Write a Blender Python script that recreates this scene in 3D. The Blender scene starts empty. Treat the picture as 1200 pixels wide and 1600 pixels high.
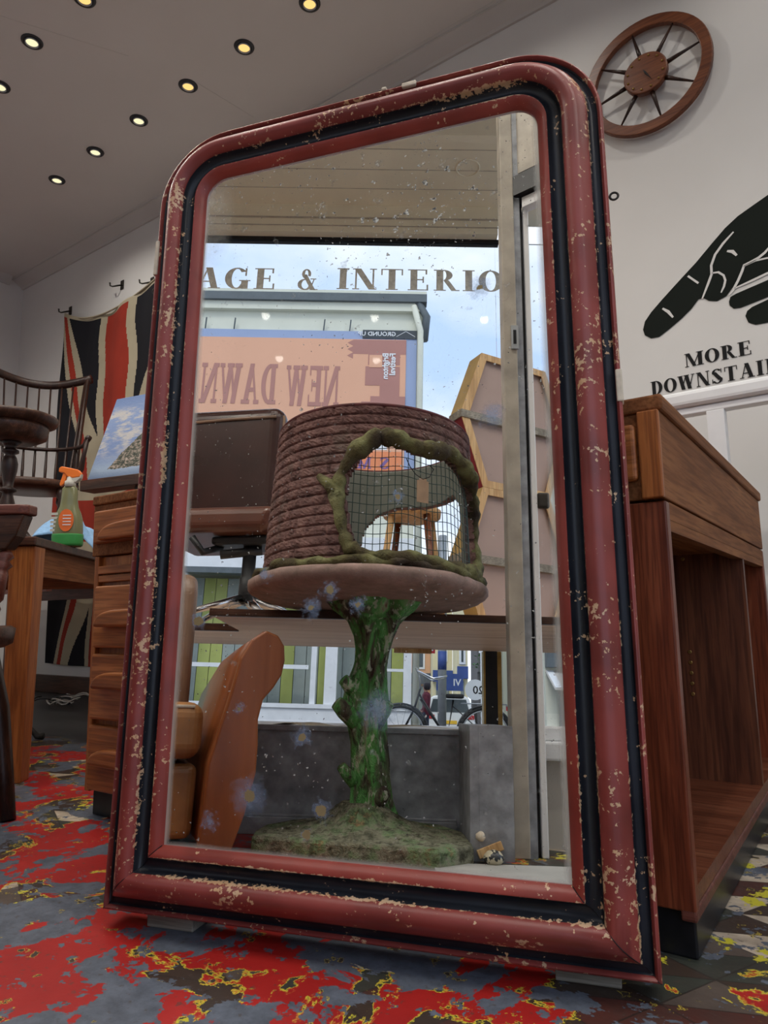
import bpy, bmesh, math, random
from mathutils import Vector, Matrix
R = math.radians
PI = math.pi
rnd = random.Random(7)
C = bpy.context.scene.collection
S = bpy.context.scene

# ------------------------------------------------------------------ camera
cam_d = bpy.data.cameras.new('camera')
cam = bpy.data.objects.new('camera', cam_d)
C.objects.link(cam)
cam_d.sensor_fit = 'HORIZONTAL'
cam_d.sensor_width = 36.0
cam_d.lens = 36.0 * 1105 / 1200
cam_d.clip_start = 0.01
cam_d.clip_end = 300
PITCH, ROLL, YAW = R(8.54), R(-.86), R(125.74)
Fv = Vector((math.cos(PITCH) * math.cos(YAW), math.cos(PITCH) * math.sin(YAW), math.sin(PITCH)))
R0 = Vector((math.sin(YAW), -math.cos(YAW), 0))
U0 = R0.cross(Fv)
Rv = R0 * math.cos(ROLL) + U0 * math.sin(ROLL)
Uv = Rv.cross(Fv)
cam.matrix_world = Matrix(((Rv.x, Uv.x, -Fv.x, 0), (Rv.y, Uv.y, -Fv.y, 0), (Rv.z, Uv.z, -Fv.z, .456), (0, 0, 0, 1)))
S.camera = cam

# ------------------------------------------------------------------ world: bright sky with broken cloud
W = bpy.data.worlds.new('World')
S.world = W
W.use_nodes = True
wn = W.node_tree
wn.nodes.clear()
w_out = wn.nodes.new('ShaderNodeOutputWorld')
w_bg = wn.nodes.new('ShaderNodeBackground')
w_tc = wn.nodes.new('ShaderNodeTexCoord')
w_map = wn.nodes.new('ShaderNodeMapping')
w_map.inputs['Scale'].default_value = (1.6, 1.6, 3.2)
w_map.inputs['Location'].default_value = (.35, .1, .2)
w_no = wn.nodes.new('ShaderNodeTexNoise')
w_no.inputs['Scale'].default_value = 1.9
w_no.inputs['Detail'].default_value = 5
w_no.inputs['Roughness'].default_value = .5
w_rp = wn.nodes.new('ShaderNodeValToRGB')
w_rp.color_ramp.elements[0].position = .40
w_rp.color_ramp.elements[0].color = (.46, .62, .93, 1)
w_rp.color_ramp.elements[1].position = .62
w_rp.color_ramp.elements[1].color = (.86, .91, .99, 1)
wn.links.new(w_tc.outputs['Generated'], w_map.inputs['Vector'])
wn.links.new(w_map.outputs['Vector'], w_no.inputs['Vector'])
wn.links.new(w_no.outputs['Fac'], w_rp.inputs['Fac'])
wn.links.new(w_rp.outputs['Color'], w_bg.inputs['Color'])
wn.links.new(w_bg.outputs['Background'], w_out.inputs['Surface'])
w_bg.inputs['Strength'].default_value = 1.08

sun_d = bpy.data.lights.new('sun', 'SUN')
sun_d.energy = .9
sun_d.angle = R(20)
sun_d.color = (1, .96, .9)
sun = bpy.data.objects.new('sun', sun_d)
C.objects.link(sun)
sun.rotation_euler = (R(40), 0, R(200))     # hazy sun from behind the shop, falling on the street

S.view_settings.view_transform = 'Standard'
S.view_settings.look = 'None'
S.view_settings.gamma = 1
S.view_settings.exposure = 0.35
S.view_settings.use_curve_mapping = False
S.cycles.max_bounces = 9
S.cycles.diffuse_bounces = 5
S.cycles.glossy_bounces = 5
S.cycles.transparent_max_bounces = 12

# ------------------------------------------------------------------ material helpers
class NT:
    def __init__(s, name, rough=.6, spec=.3):
        s.m = bpy.data.materials.new(name)
        s.m.use_nodes = True
        s.t = s.m.node_tree
        s.b = s.t.nodes['Principled BSDF']
        s.b.inputs['Roughness'].default_value = rough
        s.b.inputs['Specular IOR Level'].default_value = spec
        s.out = s.t.nodes['Material Output']
        s.tc = s.t.nodes.new('ShaderNodeTexCoord')
    def link(s, a, b): s.t.links.new(a, b); return b
    def setin(s, node, key, v):
        i = node.inputs[key]
        if hasattr(v, 'is_output') or hasattr(v, 'links'): s.t.links.new(v, i)
        else: i.default_value = v
    def mapping(s, scale=(1, 1, 1), loc=(0, 0, 0), rot=(0, 0, 0), src='Object'):
        n = s.t.nodes.new('ShaderNodeMapping')
        s.link(s.tc.outputs[src], n.inputs['Vector'])
        n.inputs['Scale'].default_value = scale
        n.inputs['Location'].default_value = loc
        n.inputs['Rotation'].default_value = rot
        return n.outputs['Vector']
    def noise(s, vec, scale, detail=3, rough=.5, dist=0):
        n = s.t.nodes.new('ShaderNodeTexNoise')
        s.link(vec, n.inputs['Vector'])
        n.inputs['Scale'].default_value = scale
        n.inputs['Detail'].default_value = detail
        n.inputs['Roughness'].default_value = rough
        n.inputs['Distortion'].default_value = dist
        return n.outputs['Fac']
    def voro(s, vec, scale, feature='F1', out='Distance', rand=1):
        n = s.t.nodes.new('ShaderNodeTexVoronoi')
        n.feature = feature
        s.link(vec, n.inputs['Vector'])
        n.inputs['Scale'].default_value = scale
        n.inputs['Randomness'].default_value = rand
        return n.outputs[out]
    def ramp(s, fac, stops, const=False):
        n = s.t.nodes.new('ShaderNodeValToRGB')
        s.link(fac, n.inputs['Fac'])
        cr = n.color_ramp
        if const: cr.interpolation = 'CONSTANT'
        while len(cr.elements) > 1: cr.elements.remove(cr.elements[-1])
        for i, (p, c) in enumerate(stops):
            e = cr.elements[0] if i == 0 else cr.elements.new(p)
            e.position = p
            if not hasattr(c, '__len__'): c = (c, c, c)
            e.color = (c[0], c[1], c[2], 1)
        return n.outputs['Color']
    def math(s, op, a, b=None, c=None, clamp=False):
        n = s.t.nodes.new('ShaderNodeMath')
        n.operation = op
        n.use_clamp = clamp
        s.setin(n, 0, a)
        if b is not None: s.setin(n, 1, b)
        if c is not None: s.setin(n, 2, c)
        return n.outputs[0]
    def mix(s, fac, a, b, mode='MIX'):
        n = s.t.nodes.new('ShaderNodeMix')
        n.data_type = 'RGBA'
        n.blend_type = mode
        s.setin(n, 0, fac)
        for k, v in ((6, a), (7, b)):
            if hasattr(v, 'links'): s.link(v, n.inputs[k])
            else: n.inputs[k].default_value = (v[0], v[1], v[2], 1)
        return n.outputs[2]
    def sep(s, vec):
        n = s.t.nodes.new('ShaderNodeSeparateXYZ')
        s.link(vec, n.inputs[0])
        return n.outputs
    def comb(s, x, y, z=0.0):
        n = s.t.nodes.new('ShaderNodeCombineXYZ')
        s.setin(n, 0, x); s.setin(n, 1, y); s.setin(n, 2, z)
        return n.outputs[0]
    def color(s, v):
        if hasattr(v, 'links'): s.link(v, s.b.inputs['Base Color'])
        else: s.b.inputs['Base Color'].default_value = (v[0], v[1], v[2], 1)
    def bump(s, h, strength=.3, dist=.01):
        n = s.t.nodes.new('ShaderNodeBump')
        n.inputs['Strength'].default_value = strength
        n.inputs['Distance'].default_value = dist
        s.link(h, n.inputs['Height'])
        s.link(n.outputs['Normal'], s.b.inputs['Normal'])

def plain(name, col, rough=.6, var=.08, scale=8, metal=0, spec=.3, bump=0):
    n = NT(name, rough, spec)
    f = n.noise(n.mapping(), scale, 4)
    d = tuple(c * (1 - var) for c in col); l = tuple(min(1, c * (1 + var)) for c in col)
    n.color(n.ramp(f, [(.3, d), (.7, l)]))
    n.b.inputs['Metallic'].default_value = metal
    if bump: n.bump(f, bump, .01)
    return n.m

def wood(name, dark, mid, light, axis='Z', scale=1.0, rough=.45, wear=0, spec=.35, streak=.5):
    n = NT(name, rough, spec)
    st = {'X': (1.2, 14, 14), 'Y': (14, 1.2, 14), 'Z': (14, 14, 1.2)}[axis]
    v = n.mapping(tuple(a * scale for a in st))
    a = n.noise(v, 2.2, 5, .6, .6)
    st2 = {'X': (4, 90, 90), 'Y': (90, 4, 90), 'Z': (90, 90, 4)}[axis]
    b = n.noise(n.mapping(tuple(q * scale for q in st2)), 2.5, 2)
    c = n.ramp(a, [(.3, dark), (.5, mid), (.68, light)])
    c = n.mix(n.ramp(b, [(.40, streak), (.54, 0)]), c, tuple(x * .7 for x in dark))
    if wear:
        w = n.noise(n.mapping(), 5, 4)
        c = n.mix(n.ramp(w, [(.6, 0), (.75, wear)]), c, tuple(x * .5 for x in dark))
    n.color(c)
    n.bump(b, .12, .003)
    return n.m

def chipped(name, col, chip=(.66, .54, .40), amount=.62, edge=None):
    n = NT(name, .38, .45)
    v = n.mapping()
    a = n.noise(v, 9, 3)
    base = n.ramp(a, [(.28, tuple(c * .6 for c in col)), (.55, col), (.8, tuple(min(1, c * 1.2) for c in col))])
    sp = n.noise(v, 120, 3, .6)
    cl = n.noise(v, 14, 3, .6)
    m1 = n.math('ADD', n.math('MULTIPLY', sp, .62), n.math('MULTIPLY', cl, .55))
    k = n.ramp(m1, [(amount - .022, 0), (amount - .010, 1)])
    k = n.math('MULTIPLY', k, .9)
    big = n.noise(n.mapping((1, 1, 1), (3, 1, 2)), 38, 4, .7)
    big2 = n.noise(n.mapping((1, 1, 1), (7, 2, 5)), 7, 2)
    low = n.math('MULTIPLY', n.math('SUBTRACT', .10, n.sep(v)[1], clamp=True), .30)
    m2 = n.math('ADD', n.math('ADD', n.math('MULTIPLY', big, .6), n.math('MULTIPLY', big2, .5)), low)
    k2 = n.ramp(m2, [(amount + .062, 0), (amount + .068, 1)])
    k = n.math('MAXIMUM', k, k2)
    # paint is rubbed off along the arrises of the moulding, which run parallel to the frame's outline
    q = n.sep(v)
    ax = n.math('SUBTRACT', n.math('ABSOLUTE', n.math('SUBTRACT', q[0], .399)), .399 - .138)
    ay = n.math('SUBTRACT', q[1], 1.340 - .138)
    mx_ = n.math('MAXIMUM', ax, 0.0); my_ = n.math('MAXIMUM', ay, 0.0)
    t_ = n.math('SUBTRACT', .138, n.math('ADD', n.math('SQRT', n.math('ADD', n.math('MULTIPLY', mx_, mx_), n.math('MULTIPLY', my_, my_))), n.math('MINIMUM', n.math('MAXIMUM', ax, ay), 0.0)))
    t_ = n.math('MINIMUM', t_, q[1])
    en = n.noise(n.mapping((1, 1, 1), (2, 6, 1)), 120, 4, .7)
    en2 = n.noise(n.mapping((1, 1, 1), (8, 3, 1)), 6, 2, .5)
    for tt in (.0225, .0608, .0835):
        ek = n.math('LESS_THAN', n.math('ABSOLUTE', n.math('SUBTRACT', t_, tt)), n.math('MULTIPLY', n.math('SUBTRACT', n.math('ADD', en, n.math('MULTIPLY', en2, .75)), .925), .013))
        k = n.math('MAXIMUM', k, n.math('MULTIPLY', ek, .85))
    chipc = n.mix(n.noise(v, 30, 2), chip, (chip[0] * .95, chip[1] * .6, chip[2] * .3))
    n.color(n.mix(k, base, chipc))
    crack = n.noise(n.mapping((6, 6, 6)), 10, 4, .7)
    n.bump(n.math('SUBTRACT', crack, k), .18, .0015)
    n.link(n.math('ADD', n.math('MULTIPLY', a, .25), .27), n.b.inputs['Roughness'])
    return n.m

# ------------------------------------------------------------------ geometry helpers
class MB:
    def __init__(s): s.v = []; s.f = []; s.mi = []; s.sm = []
    def add(s, vs, fs, mat=0, smooth=False, M=None):
        o = len(s.v)
        for p in vs:
            p = Vector(p)
            s.v.append(M @ p if M is not None else p)
        for f in fs:
            s.f.append([i + o for i in f]); s.mi.append(mat); s.sm.append(smooth)
        return s
    def box(s, x0, x1, y0, y1, z0, z1, mat=0, M=None):
        vs = [(x, y, z) for z in (z0, z1) for y in (y0, y1) for x in (x0, x1)]
        fs = [(0, 2, 3, 1), (4, 5, 7, 6), (0, 1, 5, 4), (2, 6, 7, 3), (0, 4, 6, 2), (1, 3, 7, 5)]
        return s.add(vs, fs, mat, False, M)
    def bar(s, a, b, w, h, mat=0, up=(0, 0, 1)):
        a = Vector(a); b = Vector(b); d = (b - a).normalized(); u = Vector(up)
        if abs(d.dot(u)) > .95: u = Vector((1, 0, 0))
        x = d.cross(u).normalized() * w / 2; z = x.cross(d).normalized() * h / 2
        vs = [a - x - z, a + x - z, a + x + z, a - x + z, b - x - z, b + x - z, b + x + z, b - x + z]
        return s.add(vs, [(3, 2, 1, 0), (4, 5, 6, 7), (0, 1, 5, 4), (1, 2, 6, 5), (2, 3, 7, 6), (3, 0, 4, 7)], mat)
    def tube(s, pts, rad, n=10, mat=0, closed=False, smooth=True, flat=1.0):
        pts = [Vector(p) for p in pts]; k = len(pts)
        rads = rad if hasattr(rad, '__len__') else [rad] * k
        vs = []; prev = None
        for i, p in enumerate(pts):
            if closed: t = pts[(i + 1) % k] - pts[i - 1]
            else: t = pts[min(i + 1, k - 1)] - pts[max(i - 1, 0)]
            t = t.normalized() if t.length > 1e-9 else Vector((0, 0, 1))
            if prev is None:
                u = Vector((0, 0, 1)) if abs(t.z) < .9 else Vector((1, 0, 0))
                x = t.cross(u).normalized()
            else:
                x = prev - t * prev.dot(t)
                x = x.normalized() if x.length > 1e-6 else t.cross(Vector((0, 0, 1))).normalized()
            prev = x; y = t.cross(x)
            for j in range(n):
                a = 2 * PI * j / n
                vs.append(p + (x * math.cos(a) + y * math.sin(a) * flat) * rads[i])
        fs = []
        for i in range(k if closed else k - 1):
            for j in range(n):
                a = i * n + j; b = i * n + (j + 1) % n
                c = ((i + 1) % k) * n + (j + 1) % n; d = ((i + 1) % k) * n + j
                fs.append((a, b, c, d))
        if not closed:
            fs.append(tuple(range(n - 1, -1, -1))); fs.append(tuple(range((k - 1) * n, k * n)))
        return s.add(vs, fs, mat, smooth)
    def lathe(s, prof, c=(0, 0, 0), n=24, mat=0, smooth=True, M=None, wob=None):
        vs = []; c = Vector(c)
        for r, z in prof:
            for j in range(n):
                a = 2 * PI * j / n
                rr = r * (wob(a, z) if wob else 1)
                vs.append(c + Vector((rr * math.cos(a), rr * math.sin(a), z)))
        fs = []
        for i in range(len(prof) - 1):
            for j in range(n):
                fs.append((i * n + j, i * n + (j + 1) % n, (i + 1) * n + (j + 1) % n, (i + 1) * n + j))
        fs.append(tuple(range(n - 1, -1, -1))); fs.append(tuple(range((len(prof) - 1) * n, len(prof) * n)))
        return s.add(vs, fs, mat, smooth, M)
    def prism(s, poly, h0, h1, plane='XY', mat=0, M=None):
        def P(a, b, h):
            return {'XY': (a, b, h), 'XZ': (a, h, b), 'YZ': (h, a, b)}[plane]
        n = len(poly)
        vs = [P(a, b, h0) for a, b in poly] + [P(a, b, h1) for a, b in poly]
        fs = [tuple(range(n - 1, -1, -1)), tuple(range(n, 2 * n))] + [(i, (i + 1) % n, n + (i + 1) % n, n + i) for i in range(n)]
        return s.add(vs, fs, mat, False, M)
    def build(s, name, mats, parent=None, bevel=0, seg=2, loc=None, tri=False):
        me = bpy.data.meshes.new(name)
        me.from_pydata([tuple(v) for v in s.v], [], s.f)
        if not hasattr(mats, '__len__'): mats = [mats]
        for m in mats: me.materials.append(m)
        for p, mi, sm in zip(me.polygons, s.mi, s.sm):
            p.material_index = mi; p.use_smooth = sm
        bm = bmesh.new(); bm.from_mesh(me)
        bmesh.ops.recalc_face_normals(bm, faces=bm.faces)
        bm.to_mesh(me); bm.free()
        o = bpy.data.objects.new(name, me)
        C.objects.link(o)
        if parent: o.parent = parent
        if loc: o.location = loc
        if bevel:
            b = o.modifiers.new('bevel', 'BEVEL'); b.width = bevel; b.segments = seg; b.limit_method = 'ANGLE'
        return o

def thing(name, label, cat, loc=(0, 0, 0), rotz=0, group=None):
    o = bpy.data.objects.new(name, None)
    C.objects.link(o)
    o.location = loc; o.rotation_euler = (0, 0, rotz)
    o.empty_display_size = .05
    return tag(o, label, cat, group)
def tag(o, label, cat, group=None):
    o['label'] = label; o['category'] = cat
    if group: o['group'] = group
    return o
def struct(o):
    o['kind'] = 'structure'
    return o
def copy_thing(root, loc, label, rotz=None):
    r = root.copy(); C.objects.link(r); r.location = loc; r['label'] = label
    if rotz is not None: r.rotation_euler = (0, 0, rotz)
    for ch in list(root.children):
        c = ch.copy(); C.objects.link(c); c.parent = r
        for gch in ch.children:
            d = gch.copy(); C.objects.link(d); d.parent = c
    return r
def lerp(a, b, t): return a + (b - a) * t
def strip(pts, w):
    """flat ribbon polygon along a 2D polyline, tapering at the ends"""
    L = []; Rr = []
    n = len(pts)
    for i, (x, y) in enumerate(pts):
        a = pts[max(i - 1, 0)]; b = pts[min(i + 1, n - 1)]
        dx, dy = b[0] - a[0], b[1] - a[1]; l = math.hypot(dx, dy) or 1
        k = w / 2 * (.6 if i in (0, n - 1) else 1)
        L.append((x - dy / l * k, y + dx / l * k)); Rr.append((x + dy / l * k, y - dx / l * k))
    return [[L[i], L[i + 1], Rr[i + 1], Rr[i]] for i in range(n - 1)]

# ---- fat-face serif letters as flat polygons, unit cap height; returns (width, [polygons])
def glyph(ch, T=.24, t=.06, sf=.05):
    def box(x0, x1, y0, y1): return [(x0, y0), (x1, y0), (x1, y1), (x0, y1)]
    def stem(x, y0=0, y1=1, w=T, serif=.09, s0=True, s1=True):
        o = [box(x, x + w, y0, y1)]
        if s0: o.append(box(x - serif, x + w + serif, y0, y0 + sf))
        if s1: o.append(box(x - serif, x + w + serif, y1 - sf, y1))
        return o
    def quad(xa, ya, xb, yb, w): return [(xa, ya), (xa + w, ya), (xb + w, yb), (xb, yb)]
    def arc(cx, cy, rx, ry, a0, a1, wx, wy, n=14):
        o = []
        for i in range(n):
            p = []
            for k in (i, i + 1):
                a = R(a0 + (a1 - a0) * k / n)
                p.append(((cx + rx * math.cos(a), cy + ry * math.sin(a)), (cx + (rx - wx) * math.cos(a), cy + (ry - wy) * math.sin(a))))
            o.append([p[0][0], p[1][0], p[1][1], p[0][1]])
        return o
    g = []
    if ch == 'O': g = arc(.42, .5, .42, .51, 0, 360, T, t, 32); w = .84
    elif ch == 'G': g = arc(.42, .5, .42, .51, 40, 325, T, t, 28) + stem(.58, 0, .42, T, .08, False, True) + [box(.7, .76, .62, .99)]; w = .9
    elif ch == 'C': g = arc(.42, .5, .42, .51, 40, 320, T, t, 28) + [box(.7, .76, .62, .99)]; w = .8
    elif ch == 'D': g = stem(.1) + arc(.34, .5, .44, .5, -90, 90, T, sf, 20); w = .8
    elif ch == 'I': g = stem(.1); w = .44
    elif ch == 'M': g = stem(.08, w=t) + stem(.78) + [quad(.45, 0, .08, 1, T * .9)] + [quad(.45, 0, .86, 1, t)]; w = 1.1
    elif ch == 'N': g = stem(.08, w=t) + stem(.68, w=t) + [quad(.56, 0, .04, 1, T)]; w = .84
    elif ch == 'E': g = stem(.1) + [box(.1, .72, 0, sf), box(.1, .68, 1 - sf, 1), box(.3, .55, .48, .48 + t), box(.52, .57, .36, .66), box(.66, .72, 0, .28), box(.62, .68, .76, 1)]; w = .78
    elif ch == 'R': g = stem(.1) + arc(.36, .74, .3, .26, -90, 90, T * .9, sf, 14) + [quad(.62, 0, .34, .5, T * .8), box(.62, .9, 0, sf)]; w = .88
    elif ch == 'P': g = stem(.1) + arc(.36, .72, .32, .28, -90, 90, T * .9, sf, 14); w = .74
    elif ch == 'B': g = stem(.1) + arc(.36, .75, .28, .25, -90, 90, T * .8, sf, 14) + arc(.36, .26, .32, .26, -90, 90, T * .9, sf, 14); w = .74
    elif ch == 'W': g = [quad(.22, 0, .04, 1, T), quad(.22, 0, .5, 1, t), quad(.62, 0, .44, 1, T), quad(.68, 0, .96, 1, t), box(-.02, .34, 1 - sf, 1), box(.38, .74, 1 - sf, 1), box(.86, 1.1, 1 - sf, 1)]; w = 1.1
    elif ch == 'V': g = [quad(.3, 0, .06, 1, T), quad(.38, 0, .72, 1, t), box(-.02, .4, 1 - sf, 1), box(.6, .9, 1 - sf, 1)]; w = .86
    elif ch == 'A': g = [quad(.56, 0, .32, 1, T), quad(.1, 0, .38, 1, t), box(.0, .26, 0, sf), box(.46, .88, 0, sf), box(.2, .6, .3, .3 + t)]; w = .9
    elif ch == 'T': g = stem(.28, s1=False) + [box(.02, .78, 1 - sf, 1), box(.02, .07, .7, 1), box(.73, .78, .7, 1)]; w = .82
    elif ch == 'H': g = stem(.08) + stem(.6) + [box(.2, .7, .48, .48 + t)]; w = .92
    elif ch == 'S': g = arc(.36, .75, .3, .26, 30, 200, T * .7, t, 14) + arc(.36, .26, .32, .27, -160, 20, T * .7, t, 14) + [[(.08, .72), (.3, .8), (.66, .3), (.44, .2)]] + [box(.6, .65, .7, .99), box(.05, .1, .02, .32)]; w = .72
    elif ch == '&': g = arc(.38, .26, .36, .27, -300, -20, T * .8, t, 20) + arc(.42, .76, .22, .24, -30, 250, T * .6, t, 18) + [quad(.66, 0, .22, .74, T * .9), box(.6, .98, 0, sf), box(.62, .9, .5, .55), quad(.6, .06, .76, .5, t)]; w = 1.0
    else: w = .4
    return w, g
def word(text, height, sx=1.0, gap=.1, T=.24, slab=False):
    polys = []; x = 0
    for ch in text:
        w, g = glyph(ch, T, .06 if not slab else .1, .05 if not slab else .1)
        for p in g: polys.append([((x + a) * height * sx, b * height) for a, b in p])
        x += w + gap
    return x * height * sx, polys
def flat_text(name, mats, polys, at, ux, uz, parent=None):
    """polys (u,v) placed on plane at + u*ux + v*uz"""
    mb = MB(); at = Vector(at); ux = Vector(ux); uz = Vector(uz)
    nrm = ux.cross(uz).normalized() * (.0012 if abs(at.y) < 4 and parent is None else .012); k_ = 0
    for p in polys:
        n = len(p); q = nrm * (.02 * (k_ % 11)); k_ += 1
        mb.add([at + ux * a + uz * b + q for a, b in p], [tuple(range(n))])
    return mb.build(name, mats, parent)
def small_text(name, txt, size, mat, at, ux, uz, parent=None, bold=.0):
    cu = bpy.data.curves.new(name, 'FONT'); cu.body = txt; cu.size = size; cu.extrude = .001; cu.offset = bold; cu.resolution_u = 2
    o = bpy.data.objects.new(name + '_c', cu); C.objects.link(o)
    bpy.context.view_layer.update()
    me = bpy.data.meshes.new_from_object(o.evaluated_get(bpy.context.evaluated_depsgraph_get()))
    bpy.data.objects.remove(o); bpy.data.curves.remove(cu)
    ux = Vector(ux); uz = Vector(uz); at = Vector(at); nn = ux.cross(uz)
    for v in me.vertices: v.co = at + ux * v.co.x + uz * v.co.y + nn * v.co.z
    me.materials.clear(); me.materials.append(mat)
    ob = bpy.data.objects.new(name, me); C.objects.link(ob)
    if parent: ob.parent = parent
    return ob
# ------------------------------------------------------------------ materials
M = {}
M['wall'] = plain('wall_paint', (.66, .645, .63), .75, .03, 3)
M['wall_dark'] = plain('cove_paint', (.50, .48, .46), .7, .05, 3)
M['ceiling'] = plain('ceiling_paint', (.56, .54, .52), .8, .03, 2)
M['white'] = plain('white_gloss_paint', (.78, .79, .80), .35, .05, 10)
M['cream'] = plain('cream_render', (.72, .72, .60), .8, .04, 3)
M['beige'] = plain('beige_board_paint', (.80, .74, .58), .55, .06, 4)
M['taupe'] = plain('taupe_post_paint', (.42, .38, .32), .5, .2, 14, bump=.2)
M['black'] = plain('black_paint', (.012, .012, .014), .35, .3, 30)
M['charcoal'] = plain('charcoal_metal', (.03, .032, .035), .4, .2, 20)
M['slate'] = plain('slate_grey_gloss', (.30, .32, .355), .42, .35, 22, bump=.3)
M['chrome'] = plain('chrome', (.6, .6, .62), .15, .05, 5, metal=1)
M['steel'] = plain('galvanised_steel', (.36, .38, .4), .45, .1, 12, metal=.6)
M['brass'] = plain('aged_brass', (.35, .22, .07), .35, .3, 20, metal=.8)
M['iron'] = plain('dark_iron', (.05, .045, .04), .55, .3, 30, metal=.7)
M['gesso'] = plain('bare_gesso_wood', (.66, .58, .46), .8, .15, 60)
M['paper'] = plain('paper', (.72, .66, .52), .8, .08, 10)
M['tag'] = plain('kraft_tag', (.42, .28, .18), .85, .1, 40)
M['rubber'] = plain('black_rubber', (.015, .015, .015), .7, .2, 20)
M['pale_floor'] = plain('pale_sill_paint', (.44, .44, .42), .5, .15, 10)
M['cloth_blue'] = plain('pale_blue_cloth', (.28, .48, .74), .9, .08, 60, bump=.3)
M['orange_plastic'] = plain('orange_plastic', (.95, .22, .03), .35, .03, 5)
M['clear_plastic'] = plain('milky_plastic', (.62, .60, .52), .3, .05, 5)
M['green_label'] = plain('green_label', (.05, .30, .07), .4, .1, 20)
M['orange_label'] = plain('orange_label', (.85, .18, .04), .4, .1, 20)
M['oak'] = wood('golden_oak', (.20, .058, .015), (.36, .115, .030), (.48, .175, .052), 'X', .8, .42)
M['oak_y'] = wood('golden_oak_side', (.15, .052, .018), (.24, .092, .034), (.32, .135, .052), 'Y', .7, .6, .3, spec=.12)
M['oak_z'] = wood('oak_upright', (.22, .058, .012), (.38, .12, .028), (.48, .175, .045), 'Z', .9, .42)
M['maho'] = wood('mahogany_panel', (.085, .018, .008), (.19, .042, .017), (.28, .075, .032), 'Z', 1.0, .35)
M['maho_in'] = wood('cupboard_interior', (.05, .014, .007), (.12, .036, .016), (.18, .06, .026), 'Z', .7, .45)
M['maho_floor'] = wood('cupboard_floor_wood', (.10, .028, .013), (.17, .052, .025), (.24, .088, .044), 'X', .8, .35, .2)
M['dark_wood'] = wood('dark_stained_wood', (.012, .006, .005), (.028, .011, .007), (.055, .022, .013), 'Z', 1.2, .35)
M['dark_wood_x'] = wood('dark_stained_wood_top', (.03, .013, .008), (.065, .027, .015), (.12, .05, .03), 'X', 1.2, .35)
M['red_wood'] = wood('reddish_stained_wood', (.08, .022, .015), (.14, .042, .028), (.20, .07, .05), 'X', 1.2, .4)
M['teak'] = wood('teak', (.085, .022, .008), (.15, .044, .016), (.21, .07, .026), 'X', 1, .4)
M['brown_shelf'] = wood('limed_brown_board', (.62, .40, .24), (.78, .54, .36), (.85, .63, .45), 'X', .8, .5, streak=.2)
M['pine'] = wood('pale_pine', (.45, .26, .11), (.62, .40, .19), (.70, .50, .27), 'Z', .7, .5)
M['old_wood'] = wood('weathered_wood', (.17, .15, .12), (.27, .25, .21), (.37, .34, .29), 'X', 1, .7)
M['leather'] = plain('tan_leather', (.36, .17, .06), .38, .45, 7, spec=.4, bump=.15)
M['leather_grey'] = plain('worn_back_leather', (.25, .16, .11), .34, .3, 5, spec=.45)
M['arm_wood'] = wood('polished_arm_veneer', (.20, .058, .020), (.29, .092, .032), (.35, .12, .043), 'Z', .3, .3, streak=.15)
M['leather_dark'] = plain('oxblood_leather', (.035, .012, .010), .25, .3, 4, spec=.5)
M['red_velvet'] = plain('red_lining', (.5, .03, .03), .8, .1, 10)
M['pinkboard'] = plain('pinkish_hardboard', (.40, .30, .27), .8, .05, 6)
M['ochre'] = plain('ochre_painted_edge', (.40, .27, .10), .6, .12, 20)
M['crimson'] = plain('crimson_painted_edge', (.22, .02, .03), .6, .1, 20)
M['red_frame'] = chipped('oxblood_frame_paint', (.27, .050, .042), amount=.695)
M['red_sight'] = chipped('brick_red_frame_paint', (.29, .045, .032), amount=.735)
M['black_frame'] = chipped('blue_black_frame_paint', (.011, .014, .021), amount=.735)

# floor: mosaic tiles overpainted in grey-blue, red and yellow, worn through
n = NT('painted_tile_floor', .42, .4)
ob = n.mapping((1, 1, 1), (0, 0, 0), (0, 0, R(24)))
xyz = n.sep(ob)
u = n.math('DIVIDE', xyz[0], .105); v = n.math('DIVIDE', xyz[1], .105)
fu = n.math('FRACT', u); fv = n.math('FRACT', v)
cu = n.math('FLOOR', u); cv = n.math('FLOOR', v)
tri = n.math('GREATER_THAN', fu, fv)
wnz = n.t.nodes.new('ShaderNodeTexWhiteNoise'); wnz.noise_dimensions = '3D'
n.link(n.comb(cu, cv, tri), wnz.inputs['Vector'])
tile = n.ramp(wnz.outputs['Value'], [(0, (.050, .032, .024)), (.42, (.085, .028, .022)), (.56, (.045, .05, .04)), (.72, (.11, .085, .07)), (.80, (.60, .50, .38))], True)
g1 = n.math('ABSOLUTE', n.math('SUBTRACT', fu, .5)); g2 = n.math('ABSOLUTE', n.math('SUBTRACT', fv, .5))
g3 = n.math('ABSOLUTE', n.math('SUBTRACT', fu, fv))
gr = n.math('MAXIMUM', n.math('GREATER_THAN', n.math('MAXIMUM', g1, g2), .487), n.math('LESS_THAN', g3, .014))
tile = n.mix(n.math('MULTIPLY', gr, .75), tile, (.02, .016, .013))
tile = n.mix(n.ramp(n.noise(n.mapping(), 20, 4), [(.35, .45), (.6, 0)]), tile, (.05, .04, .035))
P = n.mapping((1, 1, 1), (.6, 2.3, 0))
red_n = n.noise(P, 4.3, 10, .64, .45)
gry_n = n.noise(n.mapping((1, 1, 1), (5.2, 1.1, 0)), 5.8, 10, .66, .4)
yel_n = n.noise(n.mapping((1, 1, 1), (2.2, 7.7, 0)), 9, 7, .62, .2)
wx = n.sep(n.mapping())
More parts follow.
